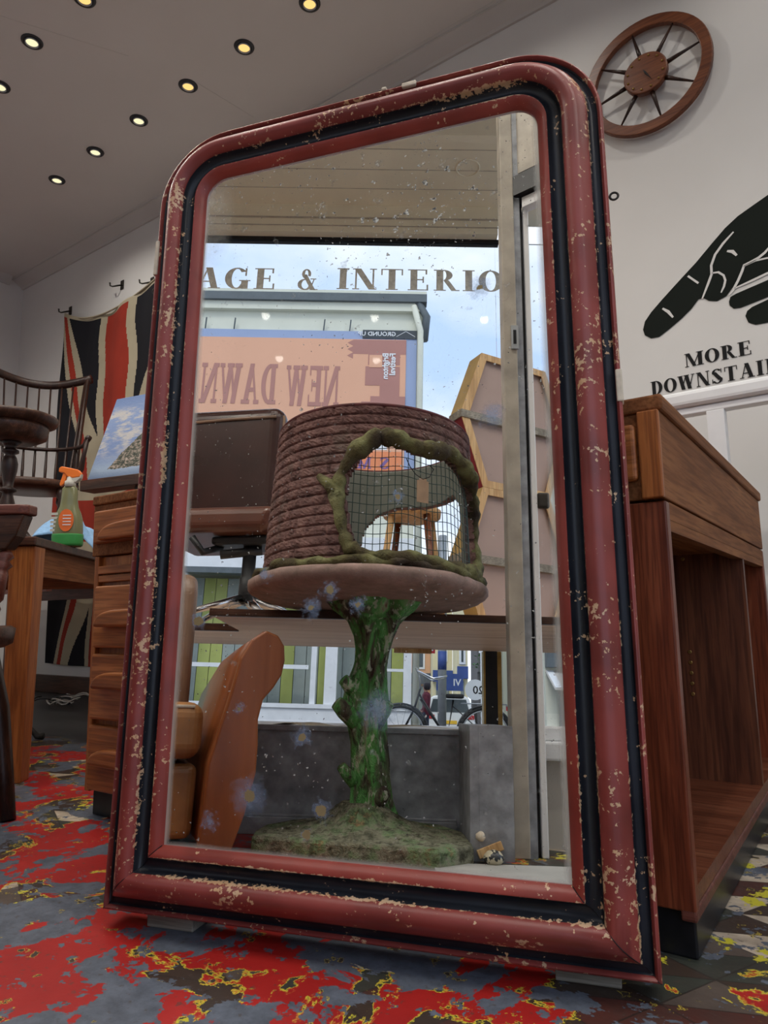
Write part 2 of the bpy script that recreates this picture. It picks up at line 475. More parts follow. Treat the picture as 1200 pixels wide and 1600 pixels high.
# paint is thickest in the walkway left of the mirror's foot and thins towards the doorway on the right
bias = n.math('MULTIPLY', n.math('ADD', wx[0], .62), -.14, clamp=False)
bias = n.math('MINIMUM', n.math('MAXIMUM', bias, -.11), .045)
far = n.math('MULTIPLY', n.math('MAXIMUM', n.math('SUBTRACT', wx[1], 1.15), 0), -.16)
red_v = n.math('ADD', n.math('ADD', red_n, bias), far)
gry_v = n.math('ADD', gry_n, n.math('MULTIPLY', bias, .7))
c = n.mix(n.ramp(yel_n, [(.60, 0), (.605, 1)]), tile, (.62, .56, .04))
c = n.mix(n.ramp(red_v, [(.474, 0), (.477, 1)]), c, (.66, .57, .05))
c = n.mix(n.ramp(red_v, [(.481, 0), (.485, 1)]), c, (.50, .12, .03))
redc = n.ramp(n.noise(n.mapping(), 6, 4), [(.3, (.33, .012, .012)), (.7, (.47, .022, .018))])
c = n.mix(n.ramp(red_v, [(.488, 0), (.492, 1)]), c, redc)
greyc = n.ramp(n.noise(n.mapping(), 35, 5, .7), [(.3, (.07, .082, .105)), (.7, (.145, .17, .215))])
c = n.mix(n.ramp(gry_v, [(.540, 0), (.543, 1)]), c, greyc)
spk = n.noise(n.mapping((1, 1, 1), (3, 9, 0)), 26, 4, .6)
c = n.mix(n.ramp(spk, [(.605, 0), (.612, 1)]), c, greyc)
spk2 = n.noise(n.mapping((1, 1, 1), (13, 2, 0)), 17, 5, .65)
c = n.mix(n.ramp(spk2, [(.64, 0), (.648, 1)]), c, (.055, .042, .034))
c = n.mix(n.ramp(spk2, [(.628, 0), (.632, .9), (.64, .9), (.644, 0)]), c, (.55, .42, .05))
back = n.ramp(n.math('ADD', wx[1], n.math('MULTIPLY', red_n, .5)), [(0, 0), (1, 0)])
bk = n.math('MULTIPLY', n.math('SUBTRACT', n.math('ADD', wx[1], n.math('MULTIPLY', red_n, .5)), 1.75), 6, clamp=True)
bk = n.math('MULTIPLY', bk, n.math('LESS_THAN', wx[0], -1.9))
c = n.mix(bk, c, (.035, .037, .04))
fine = n.noise(n.mapping(), 90, 3)
c = n.mix(n.ramp(fine, [(.62, 0), (.70, .6)]), c, (.07, .05, .04))
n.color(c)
n.bump(n.math('ADD', n.math('MULTIPLY', red_n, .6), n.math('MULTIPLY', fine, .1)), .35, .006)
M['floor'] = n.m

# aged looking glass
n = NT('foxed_mirror_glass')
v = n.mapping()
s_ = n.sep(v)
gl = n.t.nodes.new('ShaderNodeBsdfGlossy'); gl.inputs['Roughness'].default_value = 0.0
gl.inputs['Color'].default_value = (.93, .93, .91, 1)
df = n.t.nodes.new('ShaderNodeBsdfDiffuse')
vv = n.comb(s_[0], s_[1], 0.0)
topm = n.math('MULTIPLY', n.math('SUBTRACT', s_[1], .86), 3.2, clamp=True)
# fine peppering everywhere, dense near the top
pep = n.noise(vv, 130, 2, .6)
dens = n.noise(vv, 7, 4, .6)
pv = n.math('ADD', pep, n.math('ADD', n.math('MULTIPLY', n.math('SUBTRACT', dens, .5), .35), n.math('MULTIPLY', topm, .035)))
pk = n.ramp(pv, [(.706, 0), (.716, 1)])
# bigger flakes round the mid-top
flk = n.noise(vv, 46, 3, .65)
fx = n.math('SUBTRACT', s_[0], .49); fy = n.math('SUBTRACT', s_[1], 1.10)
fd = n.math('SQRT', n.math('ADD', n.math('MULTIPLY', fx, fx), n.math('MULTIPLY', fy, fy)))
fl = n.math('SUBTRACT', n.math('ADD', flk, n.math('MULTIPLY', topm, .02)), n.math('MULTIPLY', fd, .50))
fk = n.ramp(fl, [(.618, 0), (.624, 1)])
# milky haze at the edges
ed = n.math('MINIMUM', n.math('MINIMUM', n.math('SUBTRACT', s_[0], .098), n.math('SUBTRACT', .70, s_[0])), n.math('MINIMUM', n.math('SUBTRACT', s_[1], .094), n.math('SUBTRACT', 1.246, s_[1])))
rdist = n.math('SUBTRACT', .70, s_[0])
hz = n.math('SUBTRACT', 1, n.math('DIVIDE', n.math('SUBTRACT', ed, n.math('MULTIPLY', dens, .006)), .0085), clamp=True)
# hazy upper left corner
hx = n.math('SUBTRACT', s_[0], .09); hy = n.math('SUBTRACT', s_[1], 1.17)
hd = n.math('SQRT', n.math('ADD', n.math('MULTIPLY', n.math('MULTIPLY', hx, hx), 3), n.math('MULTIPLY', n.math('MULTIPLY', hy, hy), .9)))
hz2 = n.math('MULTIPLY', n.math('SUBTRACT', 1, n.math('DIVIDE', hd, .13), clamp=True), .75)
hz2 = n.math('MULTIPLY', hz2, n.ramp(n.noise(vv, 22, 5, .7), [(.35, .3), (.6, 1)]))
haze = n.math('MAXIMUM', n.math('MULTIPLY', hz, .7), hz2)
# cloudy patches on the pepper
cl2 = n.noise(n.mapping((1, 1, 1), (4, 4, 4)), 26, 4, .65)
ck = n.math('MULTIPLY', n.ramp(n.math('ADD', cl2, n.math('MULTIPLY', topm, .06)), [(.66, 0), (.76, .5)]), 1)
# blooms: pale blue halo with an ochre hole
bl_f = None; core = None
wob = n.math('MULTIPLY', n.math('SUBTRACT', n.noise(vv, 75, 5, .8), .5), .055)
for (bx, by, br, cr_) in ((.361, .477, .016, .006), (.332, .451, .018, .004), (.407, .454, .015, .003), (.322, .263, .018, .005), (.356, .163, .018, .008), (.24, .176, .034, .009), (.335, .130, .008, .006), (.439, .304, .032, 0), (.152, .05, .02, 0), (.468, .615, .012, .003), (.215, .30, .010, .003), (.175, .137, .016, 0), (.60, .94, .022, .004), (.25, .505, .012, 0), (.135, .434, .016, .007), (.615, .73, .022, 0)):
    dx_ = n.math('SUBTRACT', s_[0], bx); dy_ = n.math('SUBTRACT', s_[1], by)
    d = n.math('SQRT', n.math('ADD', n.math('MULTIPLY', dx_, dx_), n.math('MULTIPLY', dy_, dy_)))
    d = n.math('ADD', d, wob)
    f = n.math('MULTIPLY', n.math('SUBTRACT', 1, n.math('DIVIDE', d, br), clamp=True), 1.1, clamp=True)
    bl_f = f if bl_f is None else n.math('MAXIMUM', bl_f, f)
    if cr_:
        k = n.math('LESS_THAN', n.math('SUBTRACT', d, n.math('MULTIPLY', wob, .6)), cr_)
        core = k if core is None else n.math('MAXIMUM', core, k)
bl_f = n.math('MULTIPLY', bl_f, .62)
# scratched lint threads
th = n.noise(n.mapping((1, 1, 1), (9, 9, 9)), 14, 2, .5, 5.0)
tk = n.ramp(th, [(.4975, 0), (.4995, .35), (.5015, 0)])
reg = n.noise(n.mapping((1, 1, 1), (1, 5, 2)), 5, 1)
tk = n.math('MULTIPLY', tk, n.ramp(reg, [(.56, 0), (.62, 1)]))
tot = n.math('MAXIMUM', n.math('MAXIMUM', n.math('MULTIPLY', pk, .8), n.math('MULTIPLY', fk, .92)), n.math('MAXIMUM', n.math('MAXIMUM', haze, ck), n.math('MAXIMUM', n.math('MAXIMUM', bl_f, core), tk)))
tint = n.noise(vv, 210, 2)
colr = n.ramp(tint, [(.40, (.10, .10, .10)), (.5, (.42, .41, .36)), (.6, (.72, .72, .66))])
colr = n.mix(n.ramp(haze, [(0, 0), (.2, 1)]), colr, (.66, .64, .56))
colr = n.mix(n.ramp(bl_f, [(0, 0), (.15, 1)]), colr, (.30, .38, .52))
colr = n.mix(core, colr, (.32, .25, .13))
n.link(colr, df.inputs['Color'])
mx = n.t.nodes.new('ShaderNodeMixShader')
n.link(tot, mx.inputs[0]); n.link(gl.outputs[0], mx.inputs[1]); n.link(df.outputs[0], mx.inputs[2])
n.link(mx.outputs[0], n.out.inputs['Surface'])
M['mirror'] = n.m

# thin window glass
def thin_glass(name, tintc=(1, 1, 1), refl=.06):
    n = NT(name)
    tr = n.t.nodes.new('ShaderNodeBsdfTransparent'); tr.inputs['Color'].default_value = (*tintc, 1)
    g = n.t.nodes.new('ShaderNodeBsdfGlossy'); g.inputs['Roughness'].default_value = .02
    lw = n.t.nodes.new('ShaderNodeFresnel'); lw.inputs['IOR'].default_value = 1.25
    mx = n.t.nodes.new('ShaderNodeMixShader')
    n.link(lw.outputs[0], mx.inputs[0]); n.link(tr.outputs[0], mx.inputs[1]); n.link(g.outputs[0], mx.inputs[2])
    n.link(mx.outputs[0], n.out.inputs['Surface'])
    return n.m
M['glass'] = thin_glass('window_glass', (.97, .98, .98))
M['dark_glass'] = plain('dark_window_glass', (.06, .075, .08), .1, .3, 1, spec=.6)
M['shop_glass'] = plain('grey_shop_glass', (.22, .25, .24), .1, .3, 1, spec=.6)

def emis(name, col, st):
    n = NT(name)
    e = n.t.nodes.new('ShaderNodeEmission'); e.inputs[0].default_value = (*col, 1); e.inputs[1].default_value = st
    n.link(e.outputs[0], n.out.inputs['Surface'])
    return n.m
M['bulb_warm'] = emis('warm_lamp_glow', (1, .60, .20), 1.0)
M['bulb_white'] = emis('white_lamp_glow', (1, .90, .55), .85)

# faux brick and faux bark
n = NT('faux_brick', .8, .2)
v = n.mapping()
sp = n.sep(v)
f = n.noise(v, 26, 5, .7)
col = n.ramp(f, [(.25, (.04, .026, .024)), (.42, (.15, .085, .078)), (.6, (.25, .145, .13)), (.75, (.36, .23, .20))])
mo = n.noise(n.mapping((1, 1, 1), (2, 2, 2)), 9, 3)
col = n.mix(n.ramp(mo, [(.55, 0), (.68, .55)]), col, (.14, .12, .10))
hf = n.math('MULTIPLY', n.math('SUBTRACT', sp[2], .98), 5, clamp=True)
col = n.mix(n.math('MULTIPLY', hf, .6), col, (.075, .016, .018))
n.color(col)
n.bump(f, .9, .012)
M['brick'] = n.m
n = NT('mossy_branch', .85, .2)
v = n.mapping()
f = n.noise(v, 22, 5, .7)
f2 = n.noise(n.mapping((1, 1, 1), (3, 1, 5)), 8, 3)
col = n.ramp(f2, [(.36, (.06, .045, .035)), (.47, (.10, .085, .04)), (.56, (.19, .19, .085)), (.70, (.27, .28, .14))])
col = n.mix(n.ramp(f, [(.3, .75), (.52, 0)]), col, (.03, .022, .018))
n.color(col); n.bump(f, 1.0, .012)
M['moss'] = n.m
n = NT('pink_cast_stone', .8, .2)
v = n.mapping()
f = n.noise(v, 18, 5, .7)
col = n.ramp(f, [(.3, (.22, .16, .135)), (.6, (.36, .25, .22)), (.75, (.48, .30, .27))])
n.color(col); n.bump(f, .4, .006)
M['caststone'] = n.m
n = NT('green_painted_trunk', .7, .3)
v = n.mapping((1, 1, .45))
f = n.noise(v, 40, 5, .75, .5)
f2 = n.noise(n.mapping((2.4, 2.4, .6), (1, 4, 2)), 9, 4, .6, .6)
col = n.ramp(f2, [(.36, (.055, .035, .028)), (.44, (.12, .14, .08)), (.52, (.08, .30, .07)), (.60, (.16, .42, .14)), (.68, (.30, .34, .22)), (.75, (.20, .08, .06))])
col = n.mix(n.ramp(f, [(.36, .8), (.47, 0)]), col, (.03, .024, .018))
col = n.mix(n.ramp(n.noise(v, 55, 3, .6), [(.56, 0), (.63, .8)]), col, (.50, .56, .44))
n.color(col); n.bump(f, 1.0, .015)
M['trunk'] = n.m
n = NT('mossy_base', .85, .2)
v = n.mapping()
f = n.noise(v, 45, 5, .7)
sz = n.sep(v)
col = n.ramp(n.noise(v, 10, 4, .7), [(.35, (.18, .19, .13)), (.5, (.33, .33, .24)), (.62, (.22, .34, .17)), (.72, (.48, .26, .15))])
col = n.mix(n.ramp(f, [(.34, .85), (.55, 0)]), col, (.04, .038, .025))
n.color(col); n.bump(f, 1.0, .02)
M['base'] = n.m
M['wire'] = plain('green_wire', (.04, .075, .065), .4, .1, 40, metal=.3)

# canvas painting
n = NT('seascape_oil_paint', .6, .3)
uvv = n.mapping((1, 1, 1), (0, 0, 0), (0, 0, 0), 'Generated')
q = n.sep(uvv)
sky = n.ramp(q[2], [(0, (.10, .15, .26)), (.12, (.30, .38, .50)), (.3, (.16, .23, .42)), (.75, (.20, .28, .48)), (1, (.12, .19, .38))])
cln = n.noise(n.mapping((1, 1, 2.2), (0, 0, 0), (0, 0, 0), 'Generated'), 5, 6, .7)
cm = n.math('MULTIPLY', n.ramp(cln, [(.45, 0), (.56, .85)]), n.ramp(q[2], [(.22, 0), (.4, 1), (.8, 1), (.9, 0)]))
c = n.mix(cm, sky, (.50, .47, .43))
hl = n.math('ADD', n.math('MULTIPLY', n.math('SUBTRACT', q[0], .12), 1.7), n.math('MULTIPLY', n.noise(uvv, 9, 5, .7), .16))
hk = n.math('MULTIPLY', n.math('GREATER_THAN', hl, n.math('ADD', q[2], 0.02)), n.math('GREATER_THAN', n.math('ADD', q[2], n.math('MULTIPLY', n.noise(uvv, 14, 4, .7), .08)), .15))
rock = n.ramp(n.noise(uvv, 26, 5, .8), [(.38, (.02, .025, .02)), (.48, (.05, .06, .04)), (.55, (.28, .22, .18)), (.65, (.45, .38, .33))])
c = n.mix(hk, c, rock)
n.color(c); n.bump(n.noise(uvv, 40, 4, .7), .4, .004)
M['seascape'] = n.m

M['flag_red'] = plain('flag_red', (.30, .030, .016), .9, .15, 4)
M['flag_cream'] = plain('flag_cream', (.40, .35, .25), .9, .08, 5)
M['flag_blue'] = plain('flag_blue', (.008, .008, .012), .9, .1, 5)
M['lettering'] = plain('black_lettering', (.006, .006, .007), .8, .1, 10)
M['hand_black'] = plain('black_wall_paint', (.006, .009, .007), .75, .3, 3, spec=.15)
M['vinyl'] = plain('taupe_window_lettering', (.66, .66, .60), .6, .2, 60)
M['peach'] = plain('peach_poster', (.78, .42, .27), .7, .02, 2)
M['dusk'] = plain('dusky_rose_print', (.46, .22, .18), .7, .04, 2)
M['hoard_blue'] = plain('periwinkle_frame', (.33, .40, .58), .6, .03, 2)
M['banner_dark'] = plain('banner_dark', (.06, .07, .08), .6, .1, 5)
M['print_white'] = plain('print_white', (.8, .8, .8), .6, .02, 5)
M['orange_poster'] = plain('orange_poster', (.80, .27, .12), .7, .03, 3)
M['purple_print'] = plain('purple_print', (.22, .13, .30), .7, .05, 5)
M['gutter'] = plain('gutter_grey', (.11, .13, .14), .5, .1, 10)
M['yellow_plank'] = plain('yellow_plank', (.42, .46, .14), .6, .06, 8)
M['grey_plank'] = plain('grey_plank', (.32, .36, .34), .6, .06, 8)
M['asphalt'] = plain('asphalt', (.15, .15, .155), .85, .15, 20)
M['paving'] = plain('paving_stone', (.28, .27, .26), .8, .12, 10)
M['car_white'] = plain('white_car_paint', (.75, .75, .72), .2, .02, 2, spec=.6)
M['tail_red'] = plain('tail_lamp_red', (.40, .03, .03), .3, .1, 10)
M['orange_render'] = plain('orange_render', (.72, .42, .25), .8, .04, 2)
M['pale_render'] = plain('pale_yellow_render', (.74, .66, .42), .8, .03, 2)
M['stone_render'] = plain('stone_render', (.55, .52, .48), .8, .05, 2)
M['dark_render'] = plain('dark_grey_render', (.12, .115, .115), .8, .05, 2)
M['blue_sign'] = plain('blue_shop_sign', (.05, .09, .28), .5, .05, 5)
M['red_sign'] = plain('red_sign', (.60, .03, .05), .5, .05, 5)
M['grey_sign'] = plain('grey_sign', (.10, .11, .12), .5, .05, 5)
M['orange_print'] = plain('orange_print', (.80, .25, .05), .6, .05, 5)
M['yellow_sign'] = plain('yellow_sign', (.75, .45, .04), .5, .05, 5)
M['skin'] = plain('skin', (.45, .24, .17), .5, .05, 5)
M['maroon'] = plain('maroon_coat', (.14, .03, .045), .9, .2, 12)
M['jeans'] = plain('dark_trousers', (.05, .06, .09), .9, .1, 12)
M['beige_coat'] = plain('beige_coat', (.36, .30, .22), .9, .1, 12)
M['hair_dark'] = plain('dark_hair', (.03, .025, .03), .6, .2, 40)
M['hair_grey'] = plain('grey_hair', (.55, .55, .55), .6, .1, 40)
M['leaf'] = plain('green_leaves', (.06, .13, .05), .7, .4, 20)
M['roof'] = plain('slate_roof', (.16, .16, .17), .7, .1, 6)
# ------------------------------------------------------------------ the room
YW = 2.623; XL = -5.37; ZC = 3.125; XR = 2.6; YP = -1.25
def sbox(name, b, m, bevel=0):
    return struct(MB().box(*b).build(name, m, bevel=bevel))
sbox('floor', (XL - .1, XR + .1, YP - .1, YW + .1, -.06, 0), M['floor'])
sbox('wall_back', (XL - .1, XR + .1, YW, YW + .12, 0, ZC + .1), M['wall'])
sbox('wall_left', (XL - .12, XL, YP, YW, 0, ZC + .1), M['wall'])
sbox('wall_right', (XR, XR + .12, 1.2, YW, 0, ZC + .1), M['wall'])
sbox('ceiling', (XL - .1, XR + .1, -.75, YW + .1, ZC, ZC + .1), M['ceiling'])
# cove along the back wall, returned a little way on the left wall
mb = MB()
prof = [(0, 0), (-.012, .0), (-.02, .012), (-.085, .05), (-.092, .05), (-.092, .058), (-.105, .064), (0, .064)]
mb.prism([(YW + a - .0005, 3.061 + b) for a, b in prof], XL + .001, XR - .001, 'YZ')
struct(mb.build('trim_1', M['wall_dark']))
mb = MB(); mb.prism([(XL + .0005 + a, 3.061 + b) for a, b in [(0, 0), (.012, 0), (.05, .064), (0, .064)]], -.6, YW - .11, 'XZ')
struct(mb.build('trim_2', M['wall_dark']))
sbox('baseboard_back', (XL + .001, XR - .001, YW - .025, YW - .0005, 0.0005, .115), M['dark_wood_x'], .004)
# hairline plaster crack lines on the ceiling
mb = MB()
for a, b in (((-3.15, .95), (-2.72, 1.75)), ((-2.60, 2.02), (-2.55, 2.40))):
    mb.bar((a[0], a[1], ZC - .0005), (b[0], b[1], ZC - .0005), .003, .001)
struct(mb.build('trim_3', M['wall_dark']))

# shop front (behind the camera, seen in the mirror)
mb = MB()
mb.box(XL, -.12, YP, YP + .05, 2.685, 2.85)                      # head board
mb.box(XL, .15, YP - .1, -.73, 2.85, 2.90)                        # bay soffit
mb.box(XL, .15, -.76, -.70, 2.90, ZC)                             # fascia above bay
mb.box(XL, .15, -.745, -.70, 2.82, 2.90)
struct(mb.build('wall_front', M['beige']))
mb = MB()
for y in (-1.08, -.95, -.82): mb.box(XL, .1, y, y + .003, 2.8485, 2.8502)
mb.box(XL, -.1, YP + .05, YP + .056, 2.765, 2.772); mb.box(XL, -.1, YP + .05, YP + .054, 2.72, 2.724)
struct(mb.build('trim_4', M['taupe']))
ring = MB(); ring.tube([(-.30 + .055 * math.cos(a), -.93 + .055 * math.sin(a), 2.849) for a in [2 * PI * i / 24 for i in range(24)]], .004, 6, closed=True)
struct(ring.build('trim_5', M['beige']))
sbox('trim_6', (XL, -.11, YP - .03, YP + .008, 2.665, 2.685), M['black'])      # black blind box line
# glass panes with frame
w1 = struct(MB().box(-2.95, -.13, YP - .004, YP + .004, .285, 2.665).build('window_1', M['glass']))
w2 = struct(MB().box(XL, -3.0, YP - .004, YP + .004, .285, 2.665).build('window_2', M['glass']))
mb = MB(); mb.box(-3.0, -2.95, YP - .03, YP + .03, .28, 2.665)
struct(mb.build('trim_7', M['brass']))
mb = MB(); mb.box(-.155, -.135, YP - .03, YP + .02, .28, .592, 0); mb.box(-.207, -.155, YP - .03, YP + .03, .28, .592, 1); mb.box(-.215, -.207, YP - .03, YP + .035, .28, .592, 0)
struct(mb.build('trim_8', [M['brass'], M['black']]))
# corner glass returning to the doorway, low wall and sill beyond the post
w3 = struct(MB().box(-.128, .55, YP - .004, YP + .004, .34, 2.665).build('window_3', M['glass']))
# bay platform and riser
sbox('trim_9', (-3.5, -.2, YP - .1, -.202, .255, .275), M['white'])
mb = MB()
mb.box(-1.08, -.40, -.20, -.18, 0, .275)
mb.box(-1.08, -.42, -.18, -.165, 0, .045)
mb.box(-1.08, -.42, -.18, -.172, .045, .052)
mb.box(-1.10, -.40, -.21, -.172, .268, .283)
struct(mb.build('wall_riser', M['slate'], bevel=.002))
mb = MB(); mb.box(-.412, -.309, -.20, .10, 0, .30); mb.box(-.3905, -.3895, .10, .1008, .0, .298)
struct(mb.build('trim_10', M['slate'], bevel=.003))
# corner post of the doorway
mb = MB(); mb.box(-.3045, -.265, .0, .06, 0, 2.85)
struct(mb.build('trim_11', M['taupe'], bevel=.003))
mb = MB(); mb.box(-.2648, -.246, -.01, .052, 0, 2.85, 0); mb.box(-.2462, -.236, -.02, .03, 0, 1.86, 1)
mb.box(-.2648, -.2355, -.02, .05, 1.84, 1.92, 1)
struct(mb.build('trim_12', [M['slate'], M['black']]))
# doorway head slanting back into the shop, with boards over it
dv = Vector((.79, .613, 0)); p0 = Vector((-.246, .035, 0))
def slant(z0, z1, off, th, t0=0, t1=1.25):
    nrm = Vector((-dv.y, dv.x, 0))
    a = p0 + dv * t0 + nrm * off; b = p0 + dv * t1 + nrm * off
    m = MB(); m.bar((a.x, a.y, (z0 + z1) / 2), (b.x, b.y, (z0 + z1) / 2), th, z1 - z0); return m
struct(slant(1.95, 2.85, 0, .03).build('wall_door_head', M['taupe']))
struct(slant(1.86, 1.93, .012, .04).build('trim_13', M['black']))
d1 = struct(slant(1.82, 1.855, .0, .03, .02).build('trim_14', M['white']))
mb = MB(); mb.box(-.235, -.2185, .01, .045, 0, 1.83)
struct(mb.build('door_1', M['white'], bevel=.003))
lt = MB(); lt.box(-.2185, -.186, .03, .048, .868, .912); 
lk = lt.build('door_latch', M['iron'], bevel=.006, seg=3); struct(lk); lk.parent = bpy.data.objects['door_1']; del lk['kind']
kp = MB(); kp.box(-.283, -.262, .0605, .066, 1.335, 1.41, 0); kp.box(-.277, -.268, .066, .0665, 1.35, 1.395, 1)
st = kp.build('strike_plate', [M['steel'], M['black']], bevel=.001); st.parent = bpy.data.objects['trim_11']
# low wall and sill beyond the post
mb = MB(); mb.box(-.21, .5, -.16, -.09, 0, .215)
struct(mb.build('wall_low', M['stone_render']))
mb = MB(); mb.box(-.21, .5, -.16, -.05, .215, .262, 0); mb.box(-.21, .5, -.20, -.12, .262, .30, 0)
struct(mb.build('trim_15', M['white'], bevel=.006))
sbox('trim_16', (-.50, .5, .16, .42, 0.0005, .006), M['pale_floor'])
# painted fingerpost hand and lettering on the back wall
def wallpolys(name, polys, m, y, parent=None):
    mb = MB()
    for p in polys:
        k = len(p)
        mb.add([(a, y, b) for a, b in p] + [(a, y + .0008, b) for a, b in p], [tuple(range(k)), tuple(range(2 * k - 1, k - 1, -1))] + [(i, k + i, k + (i + 1) % k, (i + 1) % k) for i in range(k)])
    return mb.build(name, m, parent)
HA = [(.30, 1.99), (.05, 1.965), (-.12, 1.925), (-.229, 1.885), (-.264, 1.870), (-.327, 1.842), (-.371, 1.812), (-.417, 1.770), (-.475, 1.715), (-.540, 1.661), (-.600, 1.610), (-.643, 1.571), (-.668, 1.541), (-.677, 1.511), (-.672, 1.488), (-.650, 1.470), (-.621, 1.469), (-.580, 1.492), (-.539, 1.518), (-.504, 1.545), (-.478, 1.574), (-.461, 1.575), (-.444, 1.559), (-.418, 1.550), (-.386, 1.560), (-.366, 1.584), (-.351, 1.581), (-.303, 1.588), (-.252, 1.600), (-.15, 1.62), (.0, 1.62), (.15, 1.66), (.30, 1.69)]
HB = [(-.380, 1.537), (-.374, 1.553), (-.355, 1.560), (-.255, 1.580), (-.16, 1.60), (-.12, 1.585), (-.13, 1.555), (-.259, 1.520), (-.345, 1.505), (-.367, 1.508), (-.379, 1.523)]
HC = [(-.333, 1.471), (-.326, 1.488), (-.310, 1.498), (-.260, 1.511), (-.17, 1.54), (-.13, 1.52), (-.14, 1.49), (-.267, 1.430), (-.305, 1.432), (-.326, 1.446)]
hand = wallpolys('painted_hand', [HA, HB, HC, [(.32, 1.66), (.36, 1.66), (.36, 2.02), (.32, 2.02)]], M['hand_black'], YW - .0025)
tag(hand, 'black painted hand with a pointing finger on the white back wall', 'wall painting')
ST = [([(-.345, 1.788), (-.381, 1.757), (-.410, 1.724), (-.426, 1.687), (-.427, 1.655), (-.440, 1.625), (-.465, 1.572)], .0085), ([(-.426, 1.658), (-.405, 1.655), (-.389, 1.638), (-.385, 1.618), (-.391, 1.597), (-.402, 1.577)], .0075),
      ([(-.371, 1.724), (-.354, 1.717), (-.342, 1.698)], .012), ([(-.506, 1.672), (-.473, 1.634)], .012), ([(-.602, 1.574), (-.583, 1.556), (-.568, 1.530)], .011),
      ([(-.235, 1.700), (-.255, 1.680), (-.275, 1.668), (-.300, 1.660), (-.322, 1.655), (-.330, 1.635), (-.345, 1.605), (-.366, 1.572), (-.378, 1.56)], .0085), ([(-.358, 1.580), (-.302, 1.592), (-.252, 1.604), (-.16, 1.63)], .008), ([(-.323, 1.651), (-.287, 1.66), (-.248, 1.658), (-.2, 1.65)], .006)]
for pts, w in ST: wallpolys('knuckle_line', strip(pts, w), M['wall'], YW - .0038, hand)
for txt, x0, z0, h, wd, lab in (('MORE', -.540, 1.332, .050, .222, 'black painted word MORE below the pointing hand'), ('DOWNSTAIRS', -.665, 1.252, .052, .47, 'black painted word DOWNSTAIRS just above the white handrail')):
    w_, pl = word(txt, h, 1, .08)
    o = flat_text('wall_lettering', M['lettering'], [[(a * wd / w_, b) for a, b in p] for p in pl], (x0, YW - .0022, z0), (1, 0, 0), (0, 0, 1))
    tag(o, lab, 'lettering')
# lettering on the window glass, reads from the street
def wl(txt, x0, x1, zb, h):
    w_, pl = word(txt, h, 1, .12)
    return [[(x0 + a * (x1 - x0) / w_, zb + b) for a, b in p] for p in pl]
for txt, xa, xb, zb, lab in (('AGE', -1.655, -1.225, 2.372, 'taupe serif letters AGE at the left of the shop window glass'), ('&', -1.135, -1.015, 2.372, 'taupe ampersand sign in the middle of the shop window glass'), ('INTERIO', -.935, -.075, 2.38, 'taupe serif letters INTERIO at the right of the shop window glass')):
    tag(flat_text('window_lettering', M['vinyl'], wl(txt, xa, xb, zb, .122), (0, YP + .0065, 0), (1, 0, 0), (0, 0, 1)), lab, 'lettering')

# spotlights in the ceiling
spots = [(-3.002, 1.433, 0, 'brushed ceiling spotlight nearest the left edge, with a whitish lamp'), (-2.24, 2.042, 1, 'ceiling spotlight with amber glow, second nearest in the long row'),
 (-2.647, 2.043, 1, 'ceiling spotlight with amber glow, third in the long row'), (-3.059, 2.046, 0, 'ceiling spotlight with yellowish white lamp, fourth in the long row'),
 (-3.478, 2.054, 0, 'dim ceiling spotlight, fifth in the long row toward the flag'), (-3.901, 2.064, 0, 'small far ceiling spotlight at the end of the long row above the flag'),
 (-1.833, 2.047, 1, 'ceiling spotlight cut by the top edge above the mirror'), (-2.597, 1.448, 1, 'amber ceiling spotlight cut by the top edge on the left'), (-3.402, 1.482, 0, 'ceiling spotlight half out of view at the left edge')]
s0 = None
def spot(x, y, warm, lab, pw=7.5):
    t = thing('ceiling_spotlight', lab, 'spotlight', (x, y, ZC), 0, 'ceiling spotlights')
    a = MB(); a.lathe([(.030, .0), (.030, -.003), (.040, -.007), (.046, -.004), (.048, 0)], n=24); a.build('rim', M['charcoal'], t)
    a = MB(); a.lathe([(.0305, -.001), (.0305, -.010), (.027, -.010), (.027, -.003)], n=20); a.build('gimbal_ring', M['steel'], t)
    a = MB(); a.lathe([(.0265, -.0035), (.022, -.006), (.012, -.0075), (.002, -.008)], n=20); a.build('lamp', M['bulb_warm' if warm else 'bulb_white'], t)
    l = bpy.data.lights.new('spot_beam', 'SPOT'); l.energy = pw; l.spot_size = R(150); l.spot_blend = .6; l.shadow_soft_size = .03; l.color = (1, .84, .66) if warm else (1, .95, .87)
    lo = bpy.data.objects.new('spot_beam', l); C.objects.link(lo); lo.parent = t; lo.location = (0, 0, -.02)
for s in spots: spot(*s)
# extra unseen spotlights of the same fitting, added to brighten the room
xs_ = (-4.3, -3.4, -2.5, -1.6, -.8, 0.0, .9, 1.8)
for k_, x_ in enumerate(xs_):
    for y_ in (.20, .85): spot(x_, y_, 0, 'added unseen ceiling spotlight over the shop front, %s along the %s row' % (('first', 'second', 'third', 'fourth', 'fifth', 'sixth', 'seventh', 'eighth')[k_], 'window side' if y_ < .5 else 'inner'), 17.5)
for k_, x_ in enumerate((-1.0, -.1, .9, 1.8)): spot(x_, 2.05, 0, 'added unseen ceiling spotlight continuing the long row, %s beyond the top edge' % ('first', 'second', 'third', 'fourth')[k_])
